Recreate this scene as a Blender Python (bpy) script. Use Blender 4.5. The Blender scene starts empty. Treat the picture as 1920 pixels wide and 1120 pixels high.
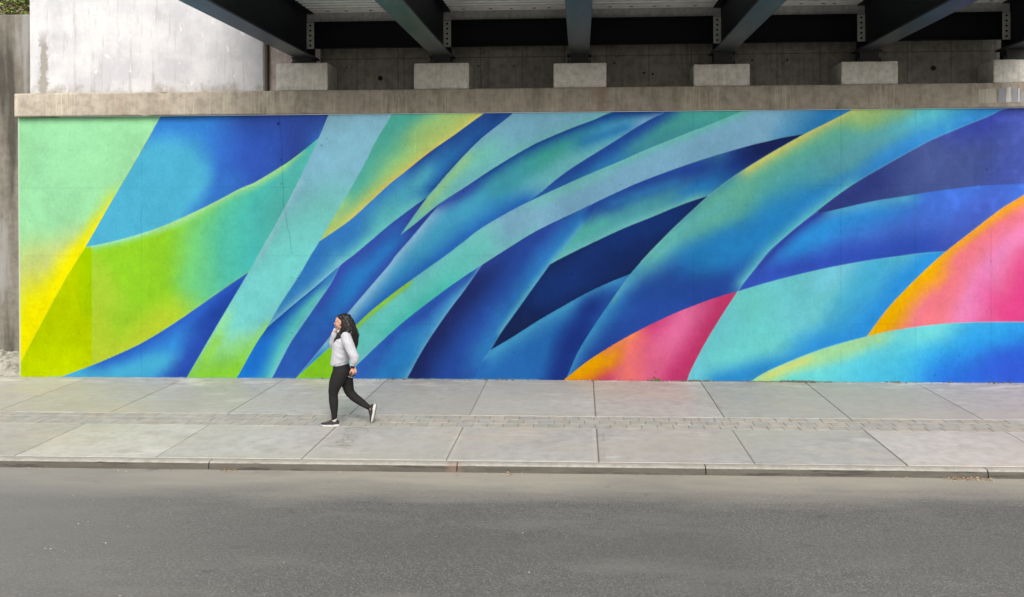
import bpy, bmesh, math, random
import numpy as np
from mathutils import Vector, Matrix
C = bpy.context.scene
COL = C.collection
R_ = math.radians
# ---------------------------------------------------------------- camera, world, sun, exposure
TH, PH, PS, FP, PX, PY = .0468, .0045, .0019, 1499.0, 1018.2, 377.9      # yaw, roll, pitch, focal length and principal point (in 1920 px)
EYE = Vector((0, 0, 3.4))
fw = Vector((-math.sin(TH)*math.cos(PS), math.cos(TH)*math.cos(PS), -math.sin(PS)))
rt = Vector((math.cos(TH), math.sin(TH), 0)); up = rt.cross(fw)
rt, up = rt*math.cos(PH)-up*math.sin(PH), up*math.cos(PH)+rt*math.sin(PH)
cam = bpy.data.objects.new('camera', bpy.data.cameras.new('camera')); COL.objects.link(cam); C.camera = cam
cam.matrix_world = Matrix(((rt.x, up.x, -fw.x, EYE.x), (rt.y, up.y, -fw.y, EYE.y), (rt.z, up.z, -fw.z, EYE.z), (0, 0, 0, 1)))
cam.data.lens = FP/1920*36; cam.data.sensor_width = 36; cam.data.clip_end = 500
cam.data.shift_x = (960-PX)/1920; cam.data.shift_y = (PY-560)/1920
SUN_EL, SUN_AZ = 44, 168        # azimuth of the sun measured from +Y towards +X
W = bpy.data.worlds.new('World'); C.world = W; W.use_nodes = True
nt = W.node_tree; bg = nt.nodes['Background']; sky = nt.nodes.new('ShaderNodeTexSky')
sky.sky_type = 'NISHITA'; sky.sun_disc = False; sky.sun_elevation = R_(SUN_EL); sky.sun_rotation = R_(SUN_AZ)
sky.air_density = 1.0; sky.dust_density = 6.0; sky.ozone_density = .6
hs = nt.nodes.new('ShaderNodeHueSaturation'); hs.inputs['Saturation'].default_value = .35
nt.links.new(sky.outputs[0], hs.inputs['Color']); nt.links.new(hs.outputs[0], bg.inputs[0]); bg.inputs[1].default_value = .15
sun = bpy.data.objects.new('sun', bpy.data.lights.new('sun', 'SUN')); COL.objects.link(sun)
sun.data.energy = .5; sun.data.angle = R_(22); sun.data.color = (1, .96, .9)
sd = Vector((math.sin(R_(SUN_AZ))*math.cos(R_(SUN_EL)), math.cos(R_(SUN_AZ))*math.cos(R_(SUN_EL)), math.sin(R_(SUN_EL))))
sun.rotation_euler = sd.to_track_quat('Z', 'Y').to_euler()
C.view_settings.view_transform = 'Standard'; C.view_settings.look = 'None'; C.view_settings.gamma = 1
C.view_settings.exposure = 1.0
C.cycles.max_bounces = 8; C.cycles.diffuse_bounces = 5
# ---------------------------------------------------------------- measuring: a photo pixel as a point on a real plane
def ray(px, py): return fw+rt*((px-PX)/FP)-up*((py-PY)/FP)
def at(px, py, Y): d = ray(px, py); return EYE+d*(Y/d.y)
def gnd(px, py, z=0.): d = ray(px, py); return EYE+d*((z-EYE.z)/d.z)
# ---------------------------------------------------------------- helpers
def s2l(h):
    c = [int(h[i:i+2], 16)/255 for i in (0, 2, 4)]
    return tuple(v/12.92 if v <= .04045 else ((v+.055)/1.055)**2.4 for v in c)
def empty(name, loc, label, cat, group=None, kind=None):
    o = bpy.data.objects.new(name, None); COL.objects.link(o); o.location = loc; o.empty_display_size = .2
    tag(o, label, cat, group, kind); return o
def tag(o, label=None, cat=None, group=None, kind=None):
    if label: o['label'] = label
    if cat: o['category'] = cat
    if group: o['group'] = group
    if kind: o['kind'] = kind
    return o
def wloc(o):
    v = Vector((0, 0, 0))
    while o: v = v+o.location; o = o.parent
    return v
def link(name, me, mat, parent=None, smooth=False, shift=True):
    o = bpy.data.objects.new(name, me); COL.objects.link(o)
    if mat:
        for m in (mat if isinstance(mat, (list, tuple)) else [mat]): me.materials.append(m)
    if parent:
        if shift: me.transform(Matrix.Translation(-wloc(parent)))
        o.parent = parent
    if smooth: me.polygons.foreach_set('use_smooth', [True]*len(me.polygons))
    return o
class MB:
    def __init__(s): s.v = []; s.f = []; s.c = []; s.m = []
    def add(s, v, f, col=(1, 1, 1), m=0):
        n = len(s.v); s.v += [tuple(p) for p in v]; s.f += [tuple(i+n for i in q) for q in f]; s.c += [col]*len(f); s.m += [m]*len(f)
    def box(s, x0, x1, y0, y1, z0, z1, b=0., col=(1, 1, 1), m=0, jit=None):
        bm = bmesh.new(); bmesh.ops.create_cube(bm, size=1)
        for q in bm.verts: q.co = ((x0+x1)/2+q.co.x*(x1-x0), (y0+y1)/2+q.co.y*(y1-y0), (z0+z1)/2+q.co.z*(z1-z0))
        if b: bmesh.ops.bevel(bm, geom=bm.edges[:], offset=b, segments=2, affect='EDGES', profile=.6)
        s.bm(bm, col, m)
    def bm(s, bm, col=(1, 1, 1), m=0):
        bm.verts.index_update(); s.add([q.co.copy() for q in bm.verts], [[q.index for q in f.verts] for f in bm.faces], col, m); bm.free()
    def cyl(s, p, q, r, r2=None, n=12, col=(1, 1, 1), m=0):
        p, q = Vector(p), Vector(q); d = (q-p).normalized(); a = d.orthogonal().normalized(); b = d.cross(a); r2 = r if r2 is None else r2
        v = [p+(a*math.cos(t)+b*math.sin(t))*r for t in [2*math.pi*i/n for i in range(n)]]+[q+(a*math.cos(t)+b*math.sin(t))*r2 for t in [2*math.pi*i/n for i in range(n)]]
        s.add(v, [(i, (i+1) % n, n+(i+1) % n, n+i) for i in range(n)]+[tuple(range(n))[::-1], tuple(range(n, 2*n))], col, m)
    def build(s, name, mat, parent=None, smooth=False, colors=False):
        me = bpy.data.meshes.new(name); me.from_pydata(s.v, [], s.f); me.update()
        if colors:
            a = me.color_attributes.new('tone', 'FLOAT_COLOR', 'CORNER'); k = 0; L = []
            for q, c in zip(s.f, s.c): L += list(tuple(c)+(1,))*len(q)
            a.data.foreach_set('color', L)
        if any(s.m): me.polygons.foreach_set('material_index', s.m)
        return link(name, me, mat, parent, smooth)
def nodes(name, rough=.85, spec=.3):
    m = bpy.data.materials.new(name); m.use_nodes = True; n = m.node_tree; b = n.nodes['Principled BSDF']
    b.inputs['Roughness'].default_value = rough; b.inputs['Specular IOR Level'].default_value = spec
    return m, n, b
class NT:
    def __init__(s, n): s.n = n; s.tc = n.nodes.new('ShaderNodeTexCoord').outputs['Object']; s.L = n.links.new
    def sock(s, i, v):
        if hasattr(v, 'is_linked') or isinstance(v, bpy.types.NodeSocket): s.L(v, i)
        else: i.default_value = v
    def map(s, sc=(1, 1, 1), loc=(0, 0, 0), src=None):
        q = s.n.nodes.new('ShaderNodeMapping'); s.L(src or s.tc, q.inputs[0]); q.inputs['Scale'].default_value = sc; q.inputs['Location'].default_value = loc; return q.outputs[0]
    def noise(s, scale, detail=4, rough=.55, src=None, dist=0.):
        q = s.n.nodes.new('ShaderNodeTexNoise'); s.L(src or s.tc, q.inputs['Vector']); q.inputs['Scale'].default_value = scale; q.inputs['Detail'].default_value = detail
        q.inputs['Roughness'].default_value = rough; q.inputs['Distortion'].default_value = dist; return q.outputs[0]
    def ramp(s, f, *st):
        q = s.n.nodes.new('ShaderNodeValToRGB'); s.L(f, q.inputs[0]); e = q.color_ramp.elements
        while len(e) < len(st): e.new(.5)
        for a, (p, c) in zip(e, st): a.position = p; a.color = (c, c, c, 1) if isinstance(c, (int, float)) else tuple(c)+(1,)
        return q.outputs[0]
    def mix(s, f, a, b, mode='MIX'):
        q = s.n.nodes.new('ShaderNodeMix'); q.data_type = 'RGBA'; q.blend_type = mode; q.clamp_factor = True
        for i, v in ((0, f), (6, a), (7, b)):
            if isinstance(v, tuple) and len(v) == 3: v = v+(1,)
            s.sock(q.inputs[i], v)
        return q.outputs[2]
    def math(s, op, a, b=0., c=0.):
        q = s.n.nodes.new('ShaderNodeMath'); q.operation = op
        for i, v in enumerate((a, b, c)): s.sock(q.inputs[i], v)
        return q.outputs[0]
    def attr(s, name):
        q = s.n.nodes.new('ShaderNodeVertexColor'); q.layer_name = name; return q.outputs[0]
    def axis(s, k):
        q = s.n.nodes.new('ShaderNodeSeparateXYZ'); s.L(s.tc, q.inputs[0]); return q.outputs[k]
    def bump(s, b, h, strength=.3, dist=.01):
        q = s.n.nodes.new('ShaderNodeBump'); s.L(h, q.inputs['Height']); q.inputs['Strength'].default_value = strength; q.inputs['Distance'].default_value = dist
        s.L(q.outputs[0], b.inputs['Normal'])
def flat(name, col, rough=.6, metal=0., spec=.4, var=.12, scale=20, bump=0.):
    m, n, b = nodes(name, rough, spec); t = NT(n); b.inputs['Metallic'].default_value = metal
    f = t.noise(scale, 4); c = t.mix(t.ramp(f, (.3, 0.), (.7, 1.)), tuple(v*(1-var) for v in col), tuple(min(1, v*(1+var)) for v in col)); t.L(c, b.inputs['Base Color'])
    if bump: t.bump(b, f, bump, .004)
    return m
def concrete(name, dark, mid, light, streak=.5, sc=1., rough=.9, bump=.35, tone=False, extra=None):
    m, n, b = nodes(name, rough, .25); t = NT(n)
    big = t.noise(.7*sc, 5, .6); med = t.noise(6*sc, 6, .65); fine = t.noise(70, 4, .7)
    c = t.mix(t.ramp(big, (.35, 0.), (.65, 1.)), mid, light); c = t.mix(t.ramp(med, (.42, 0.), (.72, .75)), c, dark)
    if streak:
        sv = t.noise(1., 5, .7, t.map((7*sc, 7*sc, .35))); c = t.mix(t.math('MULTIPLY', t.ramp(sv, (.5, 0.), (.66, 1.)), streak), c, dark)
        sl = t.noise(1., 6, .7, t.map((16*sc, 16*sc, .6), (3, 5, 1))); c = t.mix(t.math('MULTIPLY', t.ramp(sl, (.56, 0.), (.68, 1.)), streak*.6), c, tuple(min(1, v*1.35) for v in light))
    c = t.mix(t.ramp(fine, (.3, .35), (.75, 0.)), c, tuple(v*.6 for v in mid))
    pit = t.ramp(t.noise(28, 3, .5, t.map((1, 1, 1), (9, 2, 4))), (.24, 1.), (.3, 0.)); c = t.mix(t.math('MULTIPLY', pit, .6), c, tuple(v*.4 for v in dark))
    if tone: c = t.mix(1., c, t.attr('tone'), 'MULTIPLY')
    if extra: c = extra(t, c)
    t.L(c, b.inputs['Base Color']); t.bump(b, t.math('ADD', t.math('MULTIPLY', med, .6), t.math('MULTIPLY', fine, .4)), bump, .012)
    return m
PAINT = .98

# ---------------------------------------------------------------- mural artwork (pattern of the painted wall, in photo-measured wall coordinates)
def crom(pts, n=6):
    P = np.array(pts, float)
    if len(P) < 3: return P
    Q = np.vstack([2*P[0]-P[1], P, 2*P[-1]-P[-2]]); out = []
    for i in range(1, len(Q)-2):
        p0, p1, p2, p3 = Q[i-1], Q[i], Q[i+1], Q[i+2]
        for k in range(n):
            t = k/n
            out.append(.5*((2*p1)+(p2-p0)*t+(2*p0-5*p1+4*p2-p3)*t*t+(3*p1-p0-3*p2+p3)*t**3))
    out.append(P[-1]); return np.array(out)
def in_poly(x, y, poly):
    c = np.zeros(x.shape, bool); n = len(poly)
    for i in range(n):
        x1, y1 = poly[i]; x2, y2 = poly[(i+1) % n]
        if y1 == y2: continue
        c ^= ((y1 > y) != (y2 > y)) & (x < (x2-x1)*(y-y1)/(y2-y1)+x1)
    return c
def dist_line(x, y, P, soft=1.):
    P = np.array(P, float); d = np.full(x.shape, 1e9)
    if len(P) == 1: return np.hypot(x-P[0, 0], y-P[0, 1])
    for a, b in zip(P[:-1], P[1:]):
        v = b-a; L = max(v@v, 1e-9)
        q = ((x-a[0])*v[0]+(y-a[1])*v[1])/L; t = np.clip(q, 0, 1)
        ex, ey = x-a[0]-q*v[0], y-a[1]-q*v[1]
        d = np.minimum(d, np.sqrt(ex*ex+ey*ey+(q-t)**2*L*soft))
    return d
def vnoise(x, y, s, seed):
    r = np.random.RandomState(seed).rand(256, 256)
    u, v = x/s, y/s; i, j = np.floor(u).astype(int), np.floor(v).astype(int)
    fu, fv = u-i, v-j; fu = fu*fu*(3-2*fu); fv = fv*fv*(3-2*fv)
    g = lambda a, b: r[a % 256, b % 256]
    return (g(i, j)*(1-fu)+g(i+1, j)*fu)*(1-fv)+(g(i, j+1)*(1-fu)+g(i+1, j+1)*fu)*fv
def hx(h): return np.array([int(h[i:i+2], 16) for i in (0, 2, 4)], float)/255
T0, B0 = 150, 770
C1 = crom([(160,464),(200,456),(250,443),(300,426.5),(350,405),(400,381),(450,354.5),(480,341.5),(530,311),(562,288),(597.5,259)])
L1 = crom([(343,150),(301,219),(257.5,295),(207.5,380),(160,463),(120,527.5),(62.5,634),(42.5,672),(30,694)])
L2 = crom([(640,160),(615,217.5),(597.5,259),(560,339),(520,415),(485,478),(467.5,509),(407.5,610),(351,707),(320,760)])
C2 = crom([(467.5,509),(430,534),(380,569),(340,597),(300,623),(260,646),(215,667),(172,685),(117,706),(30,735)])
L3 = crom([(768,150),(734,216),(705,264),(687.5,300),(660,350),(635,391),(599,453),(582,480),(562,515),(525,572),(500,615),(480,645),(445,707),(410,768)])
L4 = crom([(1000,150),(906,214),(855,251),(805,286),(755,326),(730,346),(695,378),(655,414),(599,453)])
L5 = crom([(1030,150),(959,215),(907,256),(872,290),(840,325),(815,354),(802,369),(776,405),(752,439.5)])
EL = crom([(752,439.5),(780,418),(825,381),(870,352),(915,322),(960,294),(997,273),(1022,261),(1072,240),(1110,226),(1144,212),(1250,175)])
L6 = crom([(805,367),(775,388),(730,422),(697,450),(665,477),(640,496),(590,539),(550,572),(517,600),(500,615)])
L7 = crom([(640,496),(636,501),(620,532),(597,566),(570,605),(545,642),(527,676),(511,707),(480,765)])
L8 = crom([(826,381),(800,412),(770,448),(742,480),(730,497),(697,535),(652,588),(620,630),(587,671),(557,707),(520,755)])
L9 = crom([(1330,160),(1245,211),(1232,217),(1197,236),(1150,266),(1110,291),(1072,315),(1042,337),(1015,360),(992,378)])
L10 = crom([(1530,150),(1391,209),(1310,242),(1210,282),(1172,299),(1110,325),(1060,347),(1010,370),(960,395),(905,427),(870,453),(835,480),(777,521),(730,556),(695,584),(667,610),(620,650),(592,675),(557,707),(520,740)])
L11 = crom([(1509,251.5),(1470,258),(1440,265),(1410,272),(1347,290),(1285,310),(1222,333),(1185,348),(1135,371),(1085,395),(1040,416),(997,438),(960,461),(905,496),(867,521),(830,547),(767,595),(730,627),(695,660),(670,684),(645,709),(600,755)])
L12 = crom([(905,496),(900,502),(870,545),(842,582),(812,625),(787,665),(765,706),(735,760)])
L13 = crom([(1700,150),(1600,205),(1509,251.5),(1465,276),(1440,290.5),(1397,317),(1365,339),(1329,367),(1297,396),(1267,424),(1240,451),(1212,480),(1182,514),(1160,544),(1135,580),(1110,617),(1085,658),(1062,709),(1035,768)])
K3L = crom([(1329,367),(1297,377),(1260,391),(1222,407),(1172,427),(1122,450),(1062,479),(1032,495)])
L14 = crom([(1112,397),(1080,440),(1047,479),(1032,495),(1010,525),(985,560),(960,595),(940,623),(919,657),(905,677),(890,708),(860,765)])
NL = crom([(919,657),(960,633),(1010,601),(1055,575),(1100,550),(1140,531),(1182,514)])
L15 = crom([(2060,160),(1895,201),(1852,219),(1802,239),(1752,260),(1715,279),(1665,307),(1615,336),(1577,361),(1540,389),(1502,419),(1465,450),(1440,473),(1417,502),(1397,527),(1383,547)])
PU = crom([(1383,547),(1350,556),(1310,570),(1260,590),(1210,614),(1172,634),(1135,656),(1097,681),(1062,709),(990,765)])
L16 = crom([(1383,547),(1360,582),(1335,622),(1315,657),(1297,692),(1288,714),(1270,765)])
L17 = crom([(1383,547),(1440,530),(1502,514),(1565,500),(1627,489),(1690,480),(1740,474),(1775,472)])
L18 = crom([(2060,270),(1990,320),(1920,366),(1885,387),(1852,411),(1815,440),(1775,471),(1740,502),(1710,531),(1677,565),(1652,595),(1626,631)])
L19 = crom([(1626,631),(1590,640),(1540,655),(1490,674),(1440,696),(1408,715),(1330,765)])
L20 = crom([(1626,631),(1665,622),(1715,614),(1765,608),(1815,605),(1865,604),(1920,604),(2060,606)])
L22 = crom([(1535,401),(1577,391),(1640,377),(1690,369),(1752,359),(1815,351),(1865,347),(1920,345),(2060,346)])
R = lambda a: a[::-1]
def upto(a, p):   # curve a cut at the vertex nearest p: (before, after)
    k = int(np.argmin(np.hypot(a[:, 0]-p[0], a[:, 1]-p[1]))); return a[:k+1], a[k:]
def PG(*a): return np.vstack([np.array(q, float).reshape(-1, 2) for q in a])
def S(c, a=None, b=None):   # part of curve c from its vertex nearest a to its vertex nearest b, in that direction
    near = lambda p: int(np.argmin(np.hypot(c[:, 0]-p[0], c[:, 1]-p[1])))
    i = near(a) if a else 0; j = near(b) if b else len(c)-1
    return c[i:j+1] if i <= j else c[j:i+1][::-1]
J1, J2, J3, J4, J5, J6, J7, J8 = (160,463), (599,453), (640,496), (905,496), (1182,514), (1329,367), (1509,251.5), (1383,547)
REG = [
 # (polygon, base colour, sprays[(polyline, colour, full radius, fade radius[, strength])])
 ('light green', PG([(0,T0)], L1, [(0,B0)]), 'a2e6aa', [
   ([(20,540),(120,480)], 'cfdd86', 22, 62), ([(60,600),(60,510)], 'd4df7c', 20, 60, .8), ([(90,340),(120,250)], 'a6eab0', 20, 90, .7), ([(300,230),(230,340)], 'a0e0a4', 20, 60, .7),
   ([(207,382),(180,428),(150,470)], 'dbe63a', 3, 26), ([(180,428),(152,478),(120,530)], 'f2ec18', 6, 26),
   ([(140,495),(95,570),(50,650),(30,690)], 'fbf000', 16, 40), ([(60,600),(40,680)], 'f9f000', 16, 60)]),
 ('blue top', PG(S(L1,(343,150),J1), C1, S(L2,(597.5,259),(640,160))), '3a85d6', [
   ([(620,190),(560,230),(545,300)], '31468e', 30, 78), ([(510,200),(480,250),(465,350)], '3556b4', 50, 95, .9), ([(480,210),(620,210)], '304890', 12, 50, .7),
   ([(180,470),(258,392)], '52b5d5', 80, 116), ([(380,395),(430,350)], '3a7ccc', 8, 30, .7), ([(300,220),(420,215)], '3a7ccc', 5, 25, .6)]),
 ('green', PG(C1, S(L2,(597.5,259),(467.5,509)), C2, S(L1,(30,694),J1)), '98d82a', [
   ([(530,350),(480,420),(465,480)], '4cc6c3', 70, 140), ([(420,470),(405,520)], '58c8b0', 12, 70, .7), ([(365,440),(370,520)], '74cc80', 10, 50, .5),
   ([(600,255),(545,340),(520,390)], '55b6ab', 16, 60), ([(180,560),(190,700)], 'bcd832', 14, 44), ([(190,690),(300,615)], 'c2d834', 26, 58, .95), ([(180,520),(205,560)], 'b0d838', 10, 45, .8),
   (S(C1,J1,(350,405)), '9fe6b6', 3, 14), (S(C1,(300,426),(540,303)), 'a6e090', 3, 15), (S(C1,(500,330),(560,290)), '9cda84', 1, 10, .8)]),
 ('olive', PG([J1,(172,463),(172,690),(117,706),(30,735)], S(L1,(30,694),J1)), 'bdd300', [
   ([(165,480),(172,560)], 'a8d200', 8, 34), ([(40,700),(150,690)], 'c6dc00', 14, 50)]),
 ('blue triangle', PG(S(L2,(320,760),(467.5,509)), C2, [(30,770)]), '3a90e0', [
   ([(150,712),(230,700),(300,684)], '4cb6dc', 10, 34), (upto(L2,(467.5,509))[1], '2c4cb0', 12, 46), ([(467,509),(430,560),(400,590)], '2546a0', 22, 50),
   (C2[:42], '2f60c8', 5, 30, .9), ([(355,690),(340,712)], '2f55b8', 12, 45, .8)]),
 ('pale band', PG(L2, R(L3)), '7fb3c6', [
   ([(700,200),(640,215)], '7aa5b5', 20, 60), ([(650,290),(690,270)], '84b8ca', 10, 50, .7), ([(600,405),(545,440)], '74bfb6', 36, 75), ([(600,440),(520,500)], '78c8bc', 20, 50, .8), ([(540,500),(440,600)], '77d4cd', 46, 90),
   ([(470,550),(430,600)], '7edad6', 20, 60, .8), ([(420,600),(395,660)], '9ae6a0', 4, 26, .9), ([(470,640),(400,650)], '96dca4', 14, 36, .8), ([(300,740),(400,708),(470,690)], '8fd83a', 38, 66), ([(500,615),(470,662)], '90dc60', 2, 16, .8), ([(405,640),(385,675)], '96da50', 5, 20, .8),
   (upto(upto(L2,(560,339))[1],(485,478))[0], '92c4ce', 4, 14, .8)]),
 ('yellow wedge', PG(S(L3,(768,150),J2), S(L4,J2,(1000,150))), '8fc680', [
   ([(745,205),(700,275),(655,355)], '52a896', 14, 50), ([(780,200),(740,240)], '4ca392', 8, 46), ([(640,385),(610,430)], '94c884', 6, 24), ([(906,205),(860,225),(800,250)], '9eb86c', 8, 40, .8),
   (S(L4,(940,190),(605,448)), 'c3c262', 5, 30), ([(800,292),(755,328),(715,362)], 'd3b85c', 1, 10, .6), ([(640,430),(600,455)], 'a2cb72', 4, 20, .8)]),
 ('blue band', PG(S(L4,(1000,150),J2), S(L3,J2,(500,615)), S(L6,(500,615),(805,367)), S(L5,(805,367),(1030,150))), '3a84ba', [
   ([(790,350),(735,400),(690,450)], '55aeb4', 12, 50), ([(830,345),(785,365)], '3f88b8', 4, 40, .8), ([(640,450),(600,480),(575,530)], '2e6cb6', 14, 50, .8), ([(625,480),(600,520)], '4692bc', 5, 30, .7), ([(560,540),(520,600)], '3c86c4', 6, 30, .7),
   ([(940,205),(900,235)], '1a356e', 12, 44), ([(890,250),(850,290)], '29609c', 8, 34, .8), ([(850,310),(820,345)], '2f80bc', 8, 28, .8),
   (S(L4,(930,200),(755,326)), '27488c', 3, 26), (S(L4,(755,326),(599,453)), '3a78c0', 4, 26, .7), (upto(L5,(815,354))[0], '234c8e', 2, 22), ([(775,388),(730,422),(665,477),(640,496)], '68bfbc', 5, 24), ([(640,496),(590,539),(550,572),(510,607)], '74b8ca', 2, 15)]),
 ('dark band', PG(S(L6,J3,(805,367)), [(815,354),(850,367)], [(826,381)], L8, [(480,765)], R(L7)), '2f56a8', [
   ([(800,380),(760,440),(740,470)], '364a9e', 14, 40), ([(725,465),(690,500),(650,560),(605,620)], '2a78be', 10, 36), ([(720,440),(690,470)], '3458a4', 10, 30, .7), ([(700,450),(640,500),(600,570)], '384ea8', 3, 20, .9),
   ([(800,375),(826,385),(790,420)], '2c3f90', 8, 24, .9), ([(600,625),(540,700)], '2e60b2', 14, 50), ([(565,660),(520,700)], '2c58ac', 5, 26, .7), (upto(L8,(770,448))[1][:40], '344ea4', 2, 16, .8)]),
 ('teal leaf', PG(S(L6,J3,(500,615)), S(L3,(500,615),(410,768)), R(L7)), '2c86c8', [
   ([(460,700),(480,660)], '1f88dc', 14, 50), ([(500,630),(480,670)], '2068c4', 10, 36, .8), ([(628,508),(600,548),(562,600),(532,650),(508,712)], '5cc0ba', 6, 32), ([(636,505),(597,568),(545,644),(511,708)], '6ec4c4', 3, 12), 
   ([(640,496),(590,539),(550,572),(500,617)], '2454aa', 4, 19), ([(636,502),(618,525)], '3a80b8', 4, 22, .8)]),
 ('long leaf', PG(S(EL,(825,381),(1250,175)), [(1330,160)], L9, S(L10,(992,378),(520,740)), R(L8)), '3b90ba', [
   ([(1090,275),(1010,305),(950,330)], '409a8e', 14, 46), ([(960,330),(880,370)], '3f8fa8', 8, 36, .7), ([(1190,235),(1120,282),(1040,335),(1010,355)], '68aeb2', 10, 38), ([(1230,214),(1195,234)], '7aa0c4', 2, 14), ([(860,400),(800,450)], '48a0be', 8, 40, .8),
   ([(985,380),(905,425),(835,475),(777,518),(700,578),(650,622)], '2b68b2', 6, 34), ([(1170,240),(1100,265)], '2870ac', 6, 28, .8), ([(820,395),(780,440),(742,484),(700,537),(655,590),(600,660)], '84b6d0', 3, 24), ([(1240,205),(1140,210)], '1b3a7a', 6, 22),
   (S(EL,(870,352),(1250,175)), '1e4486', 6, 26), ([(826,383),(850,372),(880,350)], '37489c', 5, 24, .8), ([(600,668),(585,684)], '3c90cc', 6, 20)]),
 ('spear', PG(L5, EL), '72a6ba', [
   ([(900,300),(860,340),(760,435)], '70bcae', 14, 46), ([(872,300),(830,350),(800,385)], '8cc28e', 3, 22), ([(860,350),(960,290)], '6cb0b0', 5, 24), ([(980,280),(1140,215)], '68aaa6', 2, 22, .8), ([(900,262),(965,210)], '76a6bc', 4, 22, .7)]),
 ('wedge', PG(L9, S(L10,(992,378),(1530,150))), '2f74a8', [
   ([(1400,205),(1290,225),(1260,240)], '459a90', 22, 60), ([(1290,250),(1200,280)], '40858f', 8, 34, .7), ([(1245,208),(1197,234),(1150,264),(1110,290),(1042,336),(992,378)], '24468f', 8, 28), ([(1060,345),(1010,368)], '2a569c', 6, 20, .8)]),
 ('great band', PG(L10, R(L11), S(L13,J7,(1700,150))), '76a4bd', [
   ([(980,405),(900,450),(860,470)], '7cacc2', 12, 50), ([(890,450),(850,500)], '74beba', 16, 46), ([(870,505),(800,545),(720,600),(660,660)], '62c0b6', 34, 70), ([(840,535),(780,580),(730,622)], '4cb9aa', 6, 26), 
   (S(L10,(1391,209),(1010,370)), '66b2aa', 3, 20), ([(1130,330),(1060,360),(1000,385)], '72b2b4', 4, 20, .7), ([(997,436),(940,470),(905,492)], '74b8ba', 3, 18, .8), ([(1620,190),(1560,215),(1520,245)], '2a74ac', 20, 56), ([(1500,215),(1480,250)], '5292b8', 4, 40, .6), ([(760,534),(720,565),(690,590),(665,612)], '88c030', 5, 13), ([(550,712),(600,690),(612,668)], '82c424', 26, 40)]),
 ('leaf one', PG(S(L11,J4,(600,755)), [(650,770)], R(L12)), '2f70b8', [
   ([(885,520),(850,545),(790,590),(730,640)], '2c50a4', 6, 30), ([(870,560),(830,610),(795,660),(770,705)], '4c9dc4', 8, 34), ([(760,660),(730,700)], '2a7ec0', 10, 40, .8), ([(690,680),(665,712)], '2f5cae', 10, 34, .8), ([(866,560),(845,585),(820,618)], '84b4d2', 1, 7, .8), (L12[4:], '66aac8', 1, 8, .7)]),
 ('leaf two', PG(S(L11,J4,(1110,384)), [(1112,397)], L14, [(735,765)], R(L12)), '284b9a', [
   ([(905,496),(870,545),(842,582),(812,625),(765,706)], '212b60', 12, 56), ([(1085,398),(997,440),(910,495)], '2c4490', 6, 40, .8), ([(960,500),(940,560),(900,640)], '2a4a98', 6, 40, .6),
   ([(1110,402),(1075,440),(1035,488),(985,555),(950,605),(915,655)], '2f78b8', 10, 44), ([(1090,425),(1040,485),(985,556),(940,620)], '5aa8c0', 2, 12, .9), ([(1112,392),(1140,372)], '2c4490', 5, 20)]),
 ('leaf three', PG([(1112,397)], S(L11,(1110,384),J7), S(L13,J7,J6), K3L, S(L14,(1032,495),(1112,397))), '4c949c', [
   ([(1150,395),(1080,445),(1045,485)], '52aaa2', 10, 40), ([(1300,350),(1230,375),(1170,400)], '47909c', 8, 26), ([(1385,310),(1320,345),(1300,365)], '2a76b2', 16, 42), ([(1112,386),(1185,352),(1240,332),(1310,312)], '26458f', 10, 34), ([(1150,380),(1200,365),(1260,345)], '2e72a8', 3, 20, .7),
   ([(1509,240),(1460,262),(1400,295)], '1f3478', 14, 52), ([(1520,240),(1440,275)], '1a2450', 8, 44), (K3L[4:], '68b2b0', 3, 20)]),
 ('navy', PG(K3L, S(L14,(1032,495),(919,657)), NL, S(L13,J5,J6)), '1a2751', [
   ([(1250,400),(1160,450),(1090,510),(1040,540)], '1a336e', 10, 54), ([(1200,470),(1130,500)], '192c60', 8, 36, .7)]),
 ('leaf four', PG(NL, S(L13,J5,(1035,768)), [(860,768)], S(L14,(860,765),(919,657))), '2868ae', [
   ([(915,668),(960,636),(1010,604),(1055,578),(1100,553),(1150,528)], '4192c0', 5, 32), ([(1110,590),(1070,650),(1050,712)], '1f3682', 16, 44), ([(1150,560),(1120,600)], '284f9c', 6, 26, .8), ([(905,690),(895,710)], '2a66ae', 4, 20)]),
 ('big band', PG(S(L13,(1700,150),(1062,709)), R(PU)[6:], R(L15)), '2c78b4', [
   ([(1420,500),(1340,540),(1250,560)], '2858a4', 20, 80), ([(1340,560),(1250,560),(1180,620),(1100,680)], '28499a', 26, 66), ([(1300,510),(1250,530)], '24488e', 8, 50, .8), ([(1330,460),(1420,460)], '2b6cb0', 6, 50, .7),
   ([(1560,300),(1480,335),(1410,375),(1340,410)], '4798a4', 16, 54), ([(1700,240),(1600,280)], '5a9ea6', 20, 80), ([(1850,190),(1740,210)], '5cbcc6', 14, 70), ([(1530,385),(1470,410),(1400,455),(1330,480)], '2680bc', 16, 52, .9), ([(1340,400),(1280,440),(1230,480)], '5eb0ae', 4, 40), 
   ([(1640,210),(1520,265),(1440,315),(1350,385)], '60aa92', 12, 46), ([(1640,195),(1560,225),(1509,254),(1440,294),(1405,315)], 'bcc068', 5, 24), ([(1680,200),(1620,215)], '98b46c', 8, 36, .8),
   ([(1920,190),(1850,215),(1750,262),(1690,295)], '3f98dc', 14, 44), ([(1690,300),(1610,345),(1530,400)], '3484c8', 8, 40, .8), ([(1355,385),(1240,453),(1182,515)], '62b2ac', 3, 30), ([(1182,515),(1135,582),(1085,660),(1062,709)], '3c88be', 4, 26), ([(1182,515),(1150,560)], '58a4b0', 2, 12, .8),
   ([(1590,353),(1540,390),(1465,451),(1440,475),(1417,503),(1397,528)], '5cb6bc', 4, 24)]),
 ('small pink', PG(PU, [(1000,768)], R(L16)), 'c23a6e', [
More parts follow.
